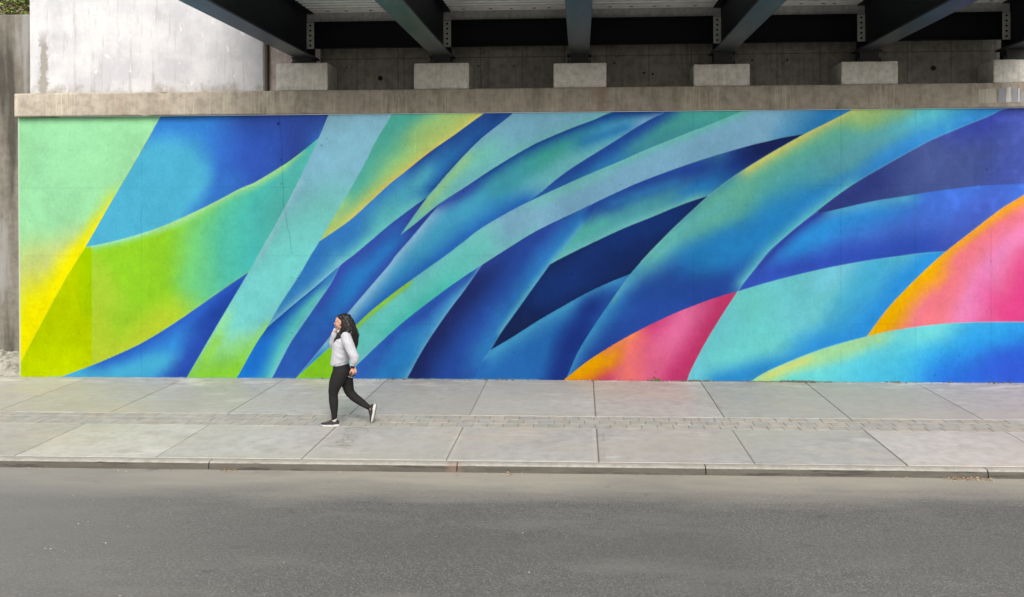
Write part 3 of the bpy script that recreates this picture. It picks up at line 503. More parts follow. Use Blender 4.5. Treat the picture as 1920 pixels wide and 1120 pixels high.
for row, (y0, y1) in enumerate(((YK, YA), (YB, WY))):
    for a, d in zip(JX[:-1], JX[1:]):
        tn = random.uniform(.88, 1.07); ring, w = tn*random.uniform(.97, 1.03), .035
        if row == 0 and a in (-3.69, -1.77): tn, ring, w = (1.0, 1.13, .05) if a == -3.69 else (.99, 1.12, .06)
        if row == 0 and a in (-9.52, -7.6, -5.66): tn *= 1.1; ring *= 1.1  # left slabs lightened: brighter sky light put into their tone
        if row == 0 and a in (4.14, 6.15): tn = 1.1; ring = 1.16
        g = random.choice((.002, .004, .003)) if a not in (-3.69, .22, 4.14) else .009
        x0, x1 = a+g, d-.003; yy0, yy1 = y0+.008, y1-(.006 if row == 0 else .0); z1 = random.uniform(-.002, .002)
        o4 = [(x0, yy0), (x1, yy0), (x1, yy1), (x0, yy1)]; i4 = [(x0+w, yy0+w), (x1-w, yy0+w), (x1-w, yy1-w), (x0+w, yy1-w)]
        V = [(p[0], p[1], -.012) for p in o4]+[(p[0]+sx*.006, p[1]+sy*.006, z1) for p, sx, sy in zip(o4, (1, -1, -1, 1), (1, 1, -1, -1))]+[(p[0], p[1], z1) for p in i4]
        k = [(i, (i+1) % 4, 4+(i+1) % 4, 4+i) for i in range(4)]; r = [(4+i, 4+(i+1) % 4, 8+(i+1) % 4, 8+i) for i in range(4)]
        wr = random.uniform(.985, 1.0)
        mb.add(V, k, (tn*.8,)*3); n0 = len(mb.f); mb.f += [tuple(j+len(mb.v)-12 for j in q) for q in r]; mb.c += [(ring, ring*.995, ring*.985)]*4; mb.m += [0]*4
        mb.f.append(tuple(j+len(mb.v)-12 for j in (8, 9, 10, 11))); mb.c.append((tn, tn, tn*wr)); mb.m.append(0)
SCR = [[(648,806),(655,803),(672,802),(684,804),(690,808),(688,812),(680,814)],[(660,808),(670,806),(684,808)],[(646,806),(650,810),(660,811),(672,810)],[(641,816),(652,815),(664,816),(671,821)],[(645,812),(648,818),(660,818)],[(640,822),(648,820),(660,822),(668,820)],[(636,824),(645,826),(656,825),(664,828)],[(644,820),(643,828),(642,833)],[(629,831),(640,829),(650,832),(660,831)],[(630,828),(636,834),(648,834),(658,837)],[(610,836),(625,837),(640,836),(657,837)],[(652,814),(652,826)],[(660,824),(661,834)],
       [(1120,815),(1133,815)],[(1132,810),(1132,828)],[(1128,827),(1144,824)],[(1133,840),(1134,860)],[(1136,811),(1141,810)]]
for L in SCR:        # initials and marks scratched in the fresh concrete
    P = crom(L, 4) if len(L) > 2 else np.array(L, float); g_ = [gnd(a, q) for a, q in P]
    for a, q in zip(g_[:-1], g_[1:]):
        d = q-a; d.z = 0; nn_ = Vector((-d.y, d.x, 0)).normalized()*.0045
        mb.add([((a-nn_).x, (a-nn_).y, .0062), ((q-nn_).x, (q-nn_).y, .0062), ((q+nn_).x, (q+nn_).y, .0062), ((a+nn_).x, (a+nn_).y, .0062)], [(0, 1, 2, 3)], (.72, .72, .7))
tag(mb.build('sidewalk', m_walk, colors=True), kind='structure')
# paver strip
m_pav = concrete('paver_stone', (.19, .18, .15), (.275, .265, .235), (.305, .295, .265), streak=0, tone=True, bump=.4)
mb = MB(); ny = 3; rh = (YB-YA)/ny
for r in range(ny):
    x = -24+random.uniform(0, .2)
    while x < 18:
        L = .232; t0 = random.uniform(.93, 1.05); z = random.uniform(-.004, 0); g = .0015; y0 = YA+r*rh; hue = random.choice((1, 1, .97, 1.03))
        V = [(x+g, y0+g, -.013), (x+L-g, y0+g, -.013), (x+L-g, y0+rh-g, -.013), (x+g, y0+rh-g, -.013)]; V += [(p[0]+sx*.004, p[1]+sy*.004, z) for p, sx, sy in zip(V, (1, -1, -1, 1), (1, 1, -1, -1))]
        mb.add(V, [(4, 5, 6, 7)]+[(i, (i+1) % 4, 4+(i+1) % 4, 4+i) for i in range(4)], (t0*hue, t0, t0/hue)); x += L
tag(mb.build('paver_strip', m_pav, colors=True), kind='structure')
# kerb
def face_shade_grime(t, c):
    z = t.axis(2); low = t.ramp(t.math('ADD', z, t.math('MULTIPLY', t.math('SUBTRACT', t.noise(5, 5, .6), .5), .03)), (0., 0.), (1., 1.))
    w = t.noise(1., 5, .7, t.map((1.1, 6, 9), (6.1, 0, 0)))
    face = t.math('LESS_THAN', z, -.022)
    c = t.mix(t.math('MULTIPLY', face, t.ramp(w, (.3, .85), (.6, .97))), c, (.062, .056, .046))  # whole face darkened below the nose: its shade painted in with the grime
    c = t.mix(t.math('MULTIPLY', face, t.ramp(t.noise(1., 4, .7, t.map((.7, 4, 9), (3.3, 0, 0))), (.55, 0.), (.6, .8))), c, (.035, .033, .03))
    dx = t.math('ABSOLUTE', t.math('SUBTRACT', t.math('ADD', t.axis(0), t.math('MULTIPLY', t.noise(9, 4), .12)), KR)); return t.mix(t.ramp(dx, (.02, .5), (.14, 0.)), c, (.17, .11, .08))
KR = gnd(858, 868).x+.02
m_kerb = concrete('kerb_concrete', (.16, .15, .125), (.255, .243, .212), (.3, .287, .255), streak=0, extra=face_shade_grime, sc=1.5)
KJ = [-24, -20.8, -17.6, -14.4, -11.2, -8.1]+[gnd(388, 868).x, gnd(858, 868).x, gnd(1322, 873).x, gnd(1850, 880).x]+[9.4, 12.7, 16]
prof = [(YK-.018, -.012), (YK-.022, -.003), (10.30, -.001), (10.255, -.005), (10.235, -.014), (10.226, -.03), (10.222, -.06), (10.218, ZR-.1)]
mb = MB()
for a, d in zip(KJ[:-1], KJ[1:]):
    ns = int((d-a)/.05); V = []; 
    for i in range(ns+1):
        x = a+.007+(d-a-.014)*i/ns
        for k, (y, z) in enumerate(prof):
            j = .012*max(0, mn.noise((x*3.1, k*.4, 2))-.15)+.006*mn.noise((x*14, k, 5)) if 2 <= k <= 6 else .002*mn.noise((x*9, k, 5))
            if k in (3, 4, 5): j += .02*max(0, mn.noise((x*5.3, 3, 8))-.38)*2
            V.append((x, y+j, z-j*.5))
    P_ = len(prof); F = [(i*P_+k, i*P_+k+1, (i+1)*P_+k+1, (i+1)*P_+k) for i in range(ns) for k in range(P_-1)]+[tuple(range(P_))[::-1], tuple(ns*P_+k for k in range(P_))]
    mb.add(V, F)
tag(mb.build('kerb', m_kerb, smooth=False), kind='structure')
# ---------------------------------------------------------------- bridge
m_steel = flat('painted_steel', (.008, .010, .011), .55, spec=.25, var=.3, scale=3, bump=.05)
m_flange, n, b = nodes('flange_paint', .38, .5); t = NT(n)
t.L(t.mix(t.ramp(t.noise(1., 4, .6, t.map((3, .5, 3))), (.4, 0.), (.62, 1.)), (.024, .031, .032), (.06, .064, .064)), b.inputs['Base Color'])
m_black = flat('cross_beam_paint', (.003, .004, .005), .7, spec=.15, var=.2)
m_plate = flat('connection_plate_paint', (.42, .42, .38), .6, var=.15, scale=14)
m_galv, n, b = nodes('galvanised_deck', .5, .5); t = NT(n); b.inputs['Metallic'].default_value = .0
t.L(t.mix(t.ramp(t.noise(5, 5, .7), (.35, 0.), (.7, 1.)), (.7, .7, .69), (.86, .86, .85)), b.inputs['Base Color'])
m_slot_shade = flat('deck_slot_shade', (.05, .048, .044), .9)  # dark colour standing for shade in the rib slots
m_haunch = concrete('haunch_concrete', (.2, .2, .195), (.38, .38, .375), (.48, .48, .47), streak=.3, sc=2)
m_bear = flat('bearing_rubber', (.012, .012, .012), .7)
GX_ = [at(p, 107, 15.1).x for p in (571, 829, 1086, 1355, 1627, 1901)]
ZB, ZD, Y0, Y1 = at(571, 109, 15.1).z, 7.02, 9.8, 15.36  # girders and deck stop short out of view to let front light in
br = empty('bridge_deck', (0, 10, ZB), 'underside of a steel girder bridge over the sidewalk, its span cut short to admit sky light', 'bridge')
deck_x0, deck_x1 = GX_[0]-1.1, GX_[-1]+.62  # left overhang sized to hold back sky light
for gi, x in enumerate(GX_):
    mb = MB(); mb.box(x-.008, x+.008, Y0, Y1, ZB+.032, ZD-.02)
    g = mb.build('girder', m_steel, br)
    mb = MB(); mb.box(x-.19, x+.19, Y0, Y1-.0, ZB, ZB+.03, .004); mb.build('bottom_flange', m_flange, g)
    mb = MB(); mb.box(x-.15, x+.15, Y0, Y1, ZD-.019, ZD-.001); mb.build('top_flange', m_steel, g)
    for s in (-1, 1):
        zt, zb = at(585, 43, 15.2).z, at(585, 92, 15.2).z
        a, d = sorted((x+s*.012, x+s*.155))
        mb = MB(); mb.box(a, d, 15.19, 15.202, zb, zt, .002); pl = mb.build('connection_plate', m_plate, g)
        for k in range(5):
            z = zb+(zt-zb)*(.12+.19*k); hb = MB(); hb.cyl((x+s*.085, 15.178, z), (x+s*.085, 15.19, z), .021, n=6); hb.build('bolt', m_black, g)
        a, d = sorted((x+s*.009, x+s*.165))
        mb = MB(); mb.box(a, d, 15.21, 15.225, ZB+.031, ZD-.02); mb.build('stiffener', m_black, g)
    mb = MB(); zt = PED[gi][2] if gi < len(PED) else 6.0
    mb.box(x-.22, x+.22, 14.995, 15.30, zt+.002, zt+.028, .003); mb.box(x-.17, x+.17, 15.02, 15.27, zt+.028, ZB-.026); mb.box(x-.23, x+.23, 15.0, 15.3, ZB-.026, ZB-.001, .003)
    for s in (-1, 1): mb.cyl((x+s*.2, 15.04, zt+.028), (x+s*.2, 15.04, zt+.075), .014)
    mb.build('bearing', m_bear, g)
for a, d in zip(GX_[:-1], GX_[1:]):
    zt, zb = at(700, 42, 15.26).z, at(700, 91, 15.26).z
    mb = MB(); mb.box(a+.012, d-.012, 15.23, 15.25, zb, zt); mb.box(a+.17, d-.17, 15.16, 15.229, zb-.002, zb+.014); mb.box(a+.17, d-.17, 15.16, 15.229, zt-.014, zt+.001); mb.build('cross_beam', m_black, br)
    mb = MB(); mb.box(a+.012, d-.012, 15.205, 15.55, zt+.004, ZD-.003, .004); mb.build('deck_haunch', m_haunch, br)
    # flat edge sheet then corrugated forms, ribs along the road
    v = []; f = []
    ys = [(15.203, ZD-.002), (14.90, ZD-.002)]; y = 14.90
    dirt = []  # unused; slot faces get painted shade below
    while y > Y0+.2:
        ys += [(y-.006, ZD+.012), (y-.009, ZD+.052), (y-.085, ZD+.052), (y-.088, ZD+.016), (y-.1, ZD-.006), (y-.175, ZD-.006)]; y -= .19
    for yy, z in ys: v += [(a+.155, yy, z), (d-.155, yy, z)]
    f = [(2*i, 2*i+1, 2*i+3, 2*i+2) for i in range(len(ys)-1)]
    mb = MB(); mb.add(v, f); mb.m = [1 if i > 0 and (i-1) % 6 in (1, 2, 3) else 0 for i in range(len(f))]; dk_ = mb.build('deck_form', [m_galv, m_slot_shade], br)  # recessed slot faces coloured dark as painted shade between ribs
    for k in range(5):
        hb = MB(); X = a+.3+(d-a-.6)*(k+.5)/5+random.uniform(-.12, .12); hb.box(X-.03, X+.03, 15.03, 15.05, ZD-.012, ZD-.0025); hb.build('form_clip', m_steel, dk_)
mb = MB(); mb.box(deck_x0, deck_x1, Y0-.1, 16.3, ZD+.06, ZD+.34, .02); mb.build('deck_slab', m_haunch, br)
mb = MB(); mb.box(deck_x0, deck_x0+.3, Y0-.1, 15.4, ZD+.341, ZD+1.1, .02); mb.build('sky_blocker', m_haunch, br)  # unseen upstand added to block sky light from the left
# ---------------------------------------------------------------- person
YP = gnd(618, 796.5).y
PB = gnd(640, 796, 0); PB = Vector((PB.x, YP, 0))
person = empty('person', PB, 'woman with long dark curly hair in white sweatshirt and black leggings walking left', 'person')
def pp(px, py, dy=0.): return at(px, py, YP+dy)
def ring_tube(chain, n=18, closed=True):
    """chain: (point, r_side, r_lat): r_lat along world Y, r_side in the chain's own plane"""
    pts = [Vector(c[0]) for c in chain]; V = []; F = []
    for i, (p, ra, rb) in enumerate(chain):
        d = (pts[min(i+1, len(pts)-1)]-pts[max(i-1, 0)]).normalized()
        lat = Vector((0, 1, 0)); lat = (lat-d*lat.dot(d))
        if lat.length < .2: lat = Vector((0, 0, 1))-d*d.z
        lat.normalize(); sd_ = d.cross(lat).normalized()
        V += [pts[i]+sd_*(ra*math.cos(a))+lat*(rb*math.sin(a)) for a in [2*math.pi*k/n for k in range(n)]]
    m = len(chain)
    F = [(i*n+k, i*n+(k+1) % n, (i+1)*n+(k+1) % n, (i+1)*n+k) for i in range(m-1) for k in range(n)]
    # rounded caps
    for e, i0, sgn in ((0, 0, -1), (m-1, (m-1)*n, 1)):
        d = (pts[min(e+1, m-1)]-pts[max(e-1, 0)]).normalized()*sgn; r = min(chain[e][1], chain[e][2]); b0 = i0
        for q in (.5, .85):
            s = math.sqrt(1-q*q); b1 = len(V); V += [pts[e]+(V[i0+k]-pts[e])*s+d*r*q for k in range(n)]
            F += [(b0+k, b0+(k+1) % n, b1+(k+1) % n, b1+k) if sgn > 0 else (b0+(k+1) % n, b0+k, b1+k, b1+(k+1) % n) for k in range(n)]; b0 = b1
        V.append(pts[e]+d*r); F += [(b0+k, b0+(k+1) % n, len(V)-1) if sgn > 0 else (b0+(k+1) % n, b0+k, len(V)-1) for k in range(n)]
    return V, F
def smooth_chain(ch, n=5):
    P = np.array([list(c[0])+[c[1], c[2]] for c in ch]); Q = crom(P, n) if len(ch) > 2 else P
    return [(Vector(q[:3]), max(q[3], .002), max(q[4], .002)) for q in Q]
class Blob(MB):
    def tube(s, ch, n=18, sm=5): s.add(*ring_tube(smooth_chain([(c+(c[1],)) if len(c) == 2 else c for c in ch], sm), n))
    def ell(s, c, r, rot=None, n=14):
        bm = bmesh.new(); bmesh.ops.create_icosphere(bm, subdivisions=3, radius=1)
        M = Matrix.Diagonal(Vector(r)).to_4x4()
        if rot: M = Matrix.Rotation(rot, 4, 'Y')@M
        bmesh.ops.transform(bm, matrix=Matrix.Translation(Vector(c))@M, verts=bm.verts); s.bm(bm)
    def fuse(s, name, mat, parent, vox, it=4, fac=.5, disp=None):
        me = bpy.data.meshes.new(name+'_src'); me.from_pydata(s.v, [], s.f); me.update()
        o = bpy.data.objects.new(name+'_src', me); COL.objects.link(o)
        r = o.modifiers.new('r', 'REMESH'); r.mode = 'VOXEL'; r.voxel_size = vox
        if it: k = o.modifiers.new('s', 'SMOOTH'); k.iterations = it; k.factor = fac
        dg = bpy.context.evaluated_depsgraph_get(); dg.update(); nm = bpy.data.meshes.new_from_object(o.evaluated_get(dg)); nm.name = name
        bpy.data.objects.remove(o); bpy.data.meshes.remove(me)
        nm.materials.clear()
        if disp:
            nv_ = len(nm.vertices); nn = [v.normal.copy() for v in nm.vertices]
            for v, q in zip(nm.vertices, nn): v.co += q*disp(v.co)
            nm.update()
        return link(name, nm, mat, parent, True)
SK = (.40, .22, .15)
m_skin, n, b = nodes('skin', .5, .4); t = NT(n); b.inputs['Subsurface Weight'].default_value = .08; b.inputs['Subsurface Radius'].default_value = (.02, .008, .004)
t.L(t.mix(t.ramp(t.noise(24, 3), (.3, 0.), (.7, 1.)), tuple(v*.9 for v in SK), tuple(v*1.08 for v in SK)), b.inputs['Base Color'])
m_shirt, n, b = nodes('white_fleece', .95, .1); t = NT(n); b.inputs['Sheen Weight'].default_value = .2
t.L(t.mix(t.ramp(t.noise(60, 3), (.3, 0.), (.7, 1.)), (.29, .295, .315), (.35, .355, .38)), b.inputs['Base Color']); t.bump(b, t.noise(130, 3, .7), .25, .003)
m_leg, n, b = nodes('black_heather_knit', .85, .25); t = NT(n)
t.L(t.mix(t.ramp(t.noise(150, 2, .8), (.45, 0.), (.7, 1.)), (.004, .004, .0042), (.017, .0165, .017)), b.inputs['Base Color'])
m_hair = flat('dark_hair', (.008, .006, .005), .55, spec=.3, var=.5, scale=60)
m_blk = flat('black_mesh_fabric', (.012, .012, .013), .75)
m_sole = flat('white_foam_sole', (.36, .355, .34), .7)
m_rub2 = flat('tan_outsole', (.3, .25, .2), .8)
m_glass = flat('dark_glass', (.01, .01, .012), .15, spec=.6)
# --- body: one continuous surface
bd = Blob()
hc = pp(640.6, 603.5)
H_ = lambda x, y, z: hc+Vector((x, y, z))
bd.ell(H_(.014, 0, .024), (.096, .074, .096)); bd.ell(H_(-.044, 0, .034), (.046, .054, .044)); bd.ell(H_(-.030, 0, -.026), (.062, .058, .085)); bd.ell(H_(-.012, 0, -.06), (.062, .05, .045))
bd.ell(H_(-.060, 0, -.103), (.021, .02, .016)); bd.ell(H_(-.05, -.03, -.035), (.034, .024, .03)); bd.ell(H_(-.05, .03, -.035), (.034, .024, .03))
bd.tube([(H_(-.09, 0, .004), .009), (H_(-.101, 0, -.016), .0095), (H_(-.108, 0, -.030), .0115)], 10, 3)
for s in (-1, 1): bd.ell(H_(-.099, s*.010, -.034), (.009, .007, .006)); bd.ell(H_(.002, s*.074, -.012), (.015, .008, .028), .2); bd.ell(H_(-.078, s*.03, .017), (.014, .024, .008))
bd.ell(H_(-.093, 0, -.058), (.010, .021, .0055)); bd.ell(H_(-.091, 0, -.070), (.010, .018, .006))
bd.tube([(pp(641.5, 609), .05), (pp(643.5, 619), .049), (pp(646, 627), .06)])
bd.tube([(pp(646, 627), .06, .09), (pp(646, 633), .075, .16), (pp(640, 648), .095, .145), (pp(637.5, 665), .085, .13), (pp(638, 680), .085, .135), (pp(640, 694), .1, .16), (pp(641, 702), .085, .13)], 24)
def hand(w, dirv, pn, curl=.5, side=1, spread=.1):
    """w wrist, dirv towards the fingers, pn palm normal (fingers curl towards it), side: thumb side sign"""
    dirv = dirv.normalized(); pn = (pn-dirv*pn.dot(dirv)).normalized(); lt = dirv.cross(pn)*side
    k = .5
    for j in (-1.5, -.5, .5, 1.5): bd.tube([(w+lt*j*.011, .017), (w+dirv*.04+lt*j*.0185, .0145), (w+dirv*.083+lt*j*.0205, .011)], 10, 3)
    for j, Lf in ((-1.5, .8), (-.5, .95), (.5, 1.), (1.5, .9)):
        base = w+dirv*.083+lt*j*.0205; a = .25*curl; ch = [(base, .0098)]; p = base
        for seg, r in ((.040, .0088), (.026, .0080), (.021, .0066)):
            a += curl*1.0; d = (dirv*math.cos(a)+pn*math.sin(a)+lt*j*spread*.3).normalized(); p = p+d*seg*Lf; ch.append((p, r))
        bd.tube(ch, 10, 3)
    b0 = w+dirv*.028+lt*.026; p1 = b0+(lt*.75+dirv*.7+pn*.35).normalized()*.038; p2 = p1+(lt*.15+dirv*.75+pn*.7).normalized()*.030; p3 = p2+(-lt*.2+dirv*.6+pn*.8).normalized()*.022
    bd.tube([(b0, .0145), (p1, .0115), (p2, .0098), (p3, .0076)], 10, 3)
# near arm (hanging back), far arm (bent, hand at the chin)
nw = pp(661.3, 687.5, -.205); bd.tube([(pp(648, 631, -.15), .055), (pp(655.5, 648, -.19), .046), (pp(662, 665, -.205), .04), (pp(662.5, 676, -.205), .036), (nw, .025, .028)])
hd_dir = (pp(666.5, 703, -.2)-pp(661.3, 687.5, -.205)); hand(nw+hd_dir.normalized()*.005, hd_dir, Vector((-.75, .65, -.1)), curl=.62, side=-1)
fwp = pp(628.3, 631, .075); bd.tube([(pp(646, 632, .15), .055), (pp(637, 642, .19), .046), (pp(627, 650, .18), .04), (pp(627, 638, .12), .034), (fwp, .024, .026)])
bd.tube([(fwp, .024, .026), (pp(628.8, 623.5, .066), .022, .024)]); hand(pp(629.2, 622.5, .062), Vector((.75, -.35, .45)), Vector((.3, -.3, -.9)), curl=1.0, side=1)
# legs and feet
bd.tube([(pp(640.5, 697, -.08), .085), (pp(630, 719, -.09), .08), (pp(625, 741, -.09), .055), (pp(626, 757, -.09), .052), (pp(626.8, 781, -.09), .033), (pp(626.8, 789, -.09), .034)])
bd.tube([(pp(644, 698, .08), .085), (pp(650.5, 718, .09), .08), (pp(654.8, 736, .09), .056), (pp(668.5, 747.5, .09), .05), (pp(681, 756, .09), .043), (pp(693, 765, .09), .031), (pp(696.5, 767.5, .09), .033)])
bd.tube([(pp(627, 787, -.09), .034), (pp(622, 791.5, -.09), .024), (pp(607, 793.5, -.09), .014)])
body = bd.fuse('body', m_skin, person, .0042, 3, .5)
# eyes, brows, lips
for s in (-1, 1):
    e = Blob(); e.ell(H_(-.079, s*.029, -.001), (.0105, .0115, .008)); ey = e.build('eye', flat('eye_white', (.5, .48, .46), .3), body, True)
    e = Blob(); e.ell(H_(-.0868, s*.031, -.001), (.004, .006, .006)); e.build('iris', m_glass, ey, True)
    e = Blob(); e.tube([(H_(-.094, s*.014, .014), .0028), (H_(-.091, s*.030, .020), .0036), (H_(-.078, s*.046, .017), .002)], 8, 4); e.build('eyebrow', m_hair, body, True)
    e = Blob(); e.tube([(H_(-.092, s*.018, .006), .0018), (H_(-.093, s*.030, .0085), .0026), (H_(-.082, s*.041, .004), .0018)], 8, 4); e.build('eyelash', m_hair, body, True)
e = Blob(); e.ell(H_(-.0985, 0, -.0585), (.0065, .0175, .0042)); e.ell(H_(-.0965, 0, -.069), (.0065, .016, .0048)); e.build('lips', flat('lip_colour', (.36, .12, .1), .45), body, True)
# --- sweatshirt
def wr(c):
    q = c.x*.55+c.z*.83; a = .003+mn.noise((c.x*7, c.y*7, c.z*9))*.007+mn.noise((q*19, c.y*6, (c.x*.83-c.z*.55)*6))*.011+mn.noise((c.x*24, c.y*9, c.z*6))*.003
    return a
sh = Blob()
sh.tube([(pp(645.5, 625.5), .068, .075), (pp(646, 631), .088, .165), (pp(641, 643), .122, .175), (pp(639, 655), .128, .172), (pp(638.6, 668), .130, .174), (pp(638.3, 677), .131, .174), (pp(638.8, 679.5), .120, .166), (pp(639, 680.5), .06, .1)], 26)
sh.tube([(pp(636.5, 622, 0), .035, .04), (pp(642, 622.5, 0), .055, .065), (pp(648, 624, 0), .055, .065)], 14)
sh.tube([(pp(648, 631, -.135), .075), (pp(651, 639, -.17), .075), (pp(655.8, 650, -.195), .07), (pp(661, 663, -.205), .066), (pp(664.2, 672, -.205), .064), (pp(663, 679, -.205), .058), (pp(661.3, 682.5, -.205), .042), (pp(661, 685, -.205), .036)], 20)
sh.tube([(pp(646, 632, .135), .075), (pp(638, 642, .18), .07), (pp(629, 649.5, .185), .062), (pp(625.8, 644, .15), .058), (pp(626.3, 634, .1), .052), (pp(627.6, 627, .075), .046), (pp(628.8, 620, .062), .036)], 20)
shirt = sh.fuse('sweatshirt', m_shirt, person, .0075, 2, .5, wr)
cf = Blob()
cf.tube([(pp(638.5, 680, 0), .121, .167), (pp(638.7, 683, 0), .119, .162), (pp(638.9, 684, 0), .09, .13)], 28, 1)
cf.build('hem_rib', m_shirt, shirt, True)
cf = Blob(); cf.tube([(pp(661.2, 683.5, -.205), .040), (pp(661, 686, -.205), .034)], 18, 1); cf.build('cuff', m_shirt, shirt, True)
cf = Blob(); cf.tube([(pp(628.5, 622.5, .067), .040), (pp(629, 619, .06), .035)], 18, 1); cf.build('cuff', m_shirt, shirt, True)
# --- leggings
lg = Blob()
lg.tube([(pp(639.3, 681), .098, .142), (pp(640, 688), .118, .162), (pp(640.8, 697), .13, .178), (pp(640, 704), .115, .165)], 26)
lg.tube([(pp(640, 696, -.075), .118, .1), (pp(634.3, 708, -.085), .113, .1), (pp(629.6, 720, -.09), .1, .093), (pp(626, 732, -.09), .079), (pp(625, 741, -.09), .068), (pp(625.4, 750, -.09), .066), (pp(626, 758, -.09), .064), (pp(626.6, 769, -.09), .053), (pp(626.8, 779, -.09), .043), (pp(626.8, 784, -.09), .0405)], 22)
lg.tube([(pp(645, 697, .075), .115, .1), (pp(648.5, 709, .085), .105, .098), (pp(652, 722, .09), .086, .09), (pp(655.5, 734.5, .09), .071), (pp(663, 743.5, .09), .064), (pp(671.5, 750, .09), .06), (pp(681, 757, .09), .05), (pp(690, 763, .09), .040), (pp(692, 764.5, .09), .039)], 22)
lg.fuse('leggings', m_leg, person, .0075, 3, .5, lambda c: .002+mn.noise((c.x*12, c.y*12, c.z*14))*.0025+mn.noise((c.x*9, c.y*9, c.z*34))*.0022)
# --- shoes
def shoe(M, flip=1):
    L = .275
    prof = [(0, .030, .062), (.04, .042, .088), (.09, .043, .092), (.13, .040, .080), (.17, .043, .060), (.21, .045, .042), (.25, .036, .034), (.272, .018, .024)]   # along, half width, height
    u = Blob(); V = []; nn = 16
    for s, w, h in prof: V.append([M@Vector((s, w*math.cos(a)*(1 if math.sin(a) < .2 else .88), .022+max(0, math.sin(a))*(h-.0))) for a in [math.pi*k/(nn-1) for k in range(nn)]])
    vs = [p for r in V for p in r]; F = [(i*nn+k, i*nn+k+1, (i+1)*nn+k+1, (i+1)*nn+k) for i in range(len(V)-1) for k in range(nn-1)]+[tuple(range(nn))[::-1], tuple((len(V)-1)*nn+k for k in range(nn))]
    u.add(vs, F); upo = u.build('shoe', m_blk, person, True); upo.data.transform(Matrix.Identity(4))
    so = Blob(); vs = []; ol = [(s, w*1.13+.002) for s, w, h in [(-.012, .018, 0)]+prof[:]+[(.283, .008, 0)]]
    def lift(s): return .016*max(0, (s-.2)/.08)**1.5+.006*max(0, (.03-s)/.04)
    top = [(s, w, .030+(.008 if s < .05 else 0)) for s, w in ol]
    for s, w, z in top: vs += [M@Vector((s, -w, z)), M@Vector((s, w, z)), M@Vector((s, w*1.04, .010+lift(s))), M@Vector((s, w*.9, lift(s))), M@Vector((s, -w*.9, lift(s))), M@Vector((s, -w*1.04, .010+lift(s)))]
    m = len(top); F = [(i*6+k, i*6+(k+1) % 6, (i+1)*6+(k+1) % 6, (i+1)*6+k) for i in range(m-1) for k in range(6)]+[tuple(range(6))[::-1], tuple((m-1)*6+k for k in range(6))]
    so.add(vs, F); so.build('sole', m_sole, upo)
    ts = Blob(); ol2 = [q for q in ol if 0 <= q[0] < .2]; vs = []
    for s, w in ol2: vs += [M@Vector((s, -w*.85, lift(s)-.002)), M@Vector((s, w*.85, lift(s)-.002)), M@Vector((s, w*.85, lift(s)+.004)), M@Vector((s, -w*.85, lift(s)+.004))]
    F = [(i*4+k, i*4+(k+1) % 4, (i+1)*4+(k+1) % 4, (i+1)*4+k) for i in range(len(ol2)-1) for k in range(4)]+[(3, 2, 1, 0), tuple((len(ol2)-1)*4+k for k in range(4))]
    ts.add(vs, F); ts.build('outsole', m_rub2, upo)
    la = Blob()
    for k in range(4):
        s = .115+k*.022; h = .022+np.interp(s, [p[0] for p in prof], [p[2] for p in prof]); la.tube([(M@Vector((s, -.024, h-.012)), .0028), (M@Vector((s+.004, 0, h+.001)), .0028), (M@Vector((s, .024, h-.012)), .0028)], 6, 3)
    la.build('laces', m_rub2 if flip > 0 else m_sole, upo, True)
fa = pp(635.5, 796.6, -.09)
M1 = Matrix.Translation(Vector((fa.x, YP-.09, .0022)))@Matrix.Rotation(math.pi, 4, 'Z')
shoe(M1)
toe = gnd(697.5, 792.5, 0); ty = YP+.09; toe = pp(697.5, 792.2, .09)
ang = R_(79)      # heel up
# far shoe: toe down; local +x runs heel->toe
hx_v = Vector((-math.cos(ang), 0, -math.sin(ang))); up_v = Vector((-math.sin(ang), 0, math.cos(ang)))
M2 = Matrix(((hx_v.x, 0, up_v.x, 0), (0, 1, 0, 0), (hx_v.z, 0, up_v.z, 0), (0, 0, 0, 1)))
tip = M2@Vector((.268, 0, .02)); low_z = min((M2@Vector(q)).z for q in [(.283, 0, .02), (.27, 0, .02), (.25, 0, .05)])
M2 = Matrix.Translation(Vector((toe.x-tip.x, ty, -low_z+.004)))@M2
shoe(M2, -1)
# ankle skin shows above the low shoe: sock edge
so = Blob(); so.tube([(pp(627.2, 784.5, -.09), .036), (pp(627.6, 788, -.09), .037)], 14, 1); so.build('sock', m_sole, person, True)
# watch
wt = Blob(); wt.tube([(nw+Vector((-.001, 0, .012)), .0315), (nw+Vector((.001, 0, -.010)), .0305)], 18, 1); wo = wt.build('smartwatch', m_blk, person, True)
wt = Blob(); wt.box(nw.x-.020, nw.x+.020, nw.y-.041, nw.y-.030, nw.z-.02, nw.z+.02, .004); wt.build('watch_face', m_glass, wo)
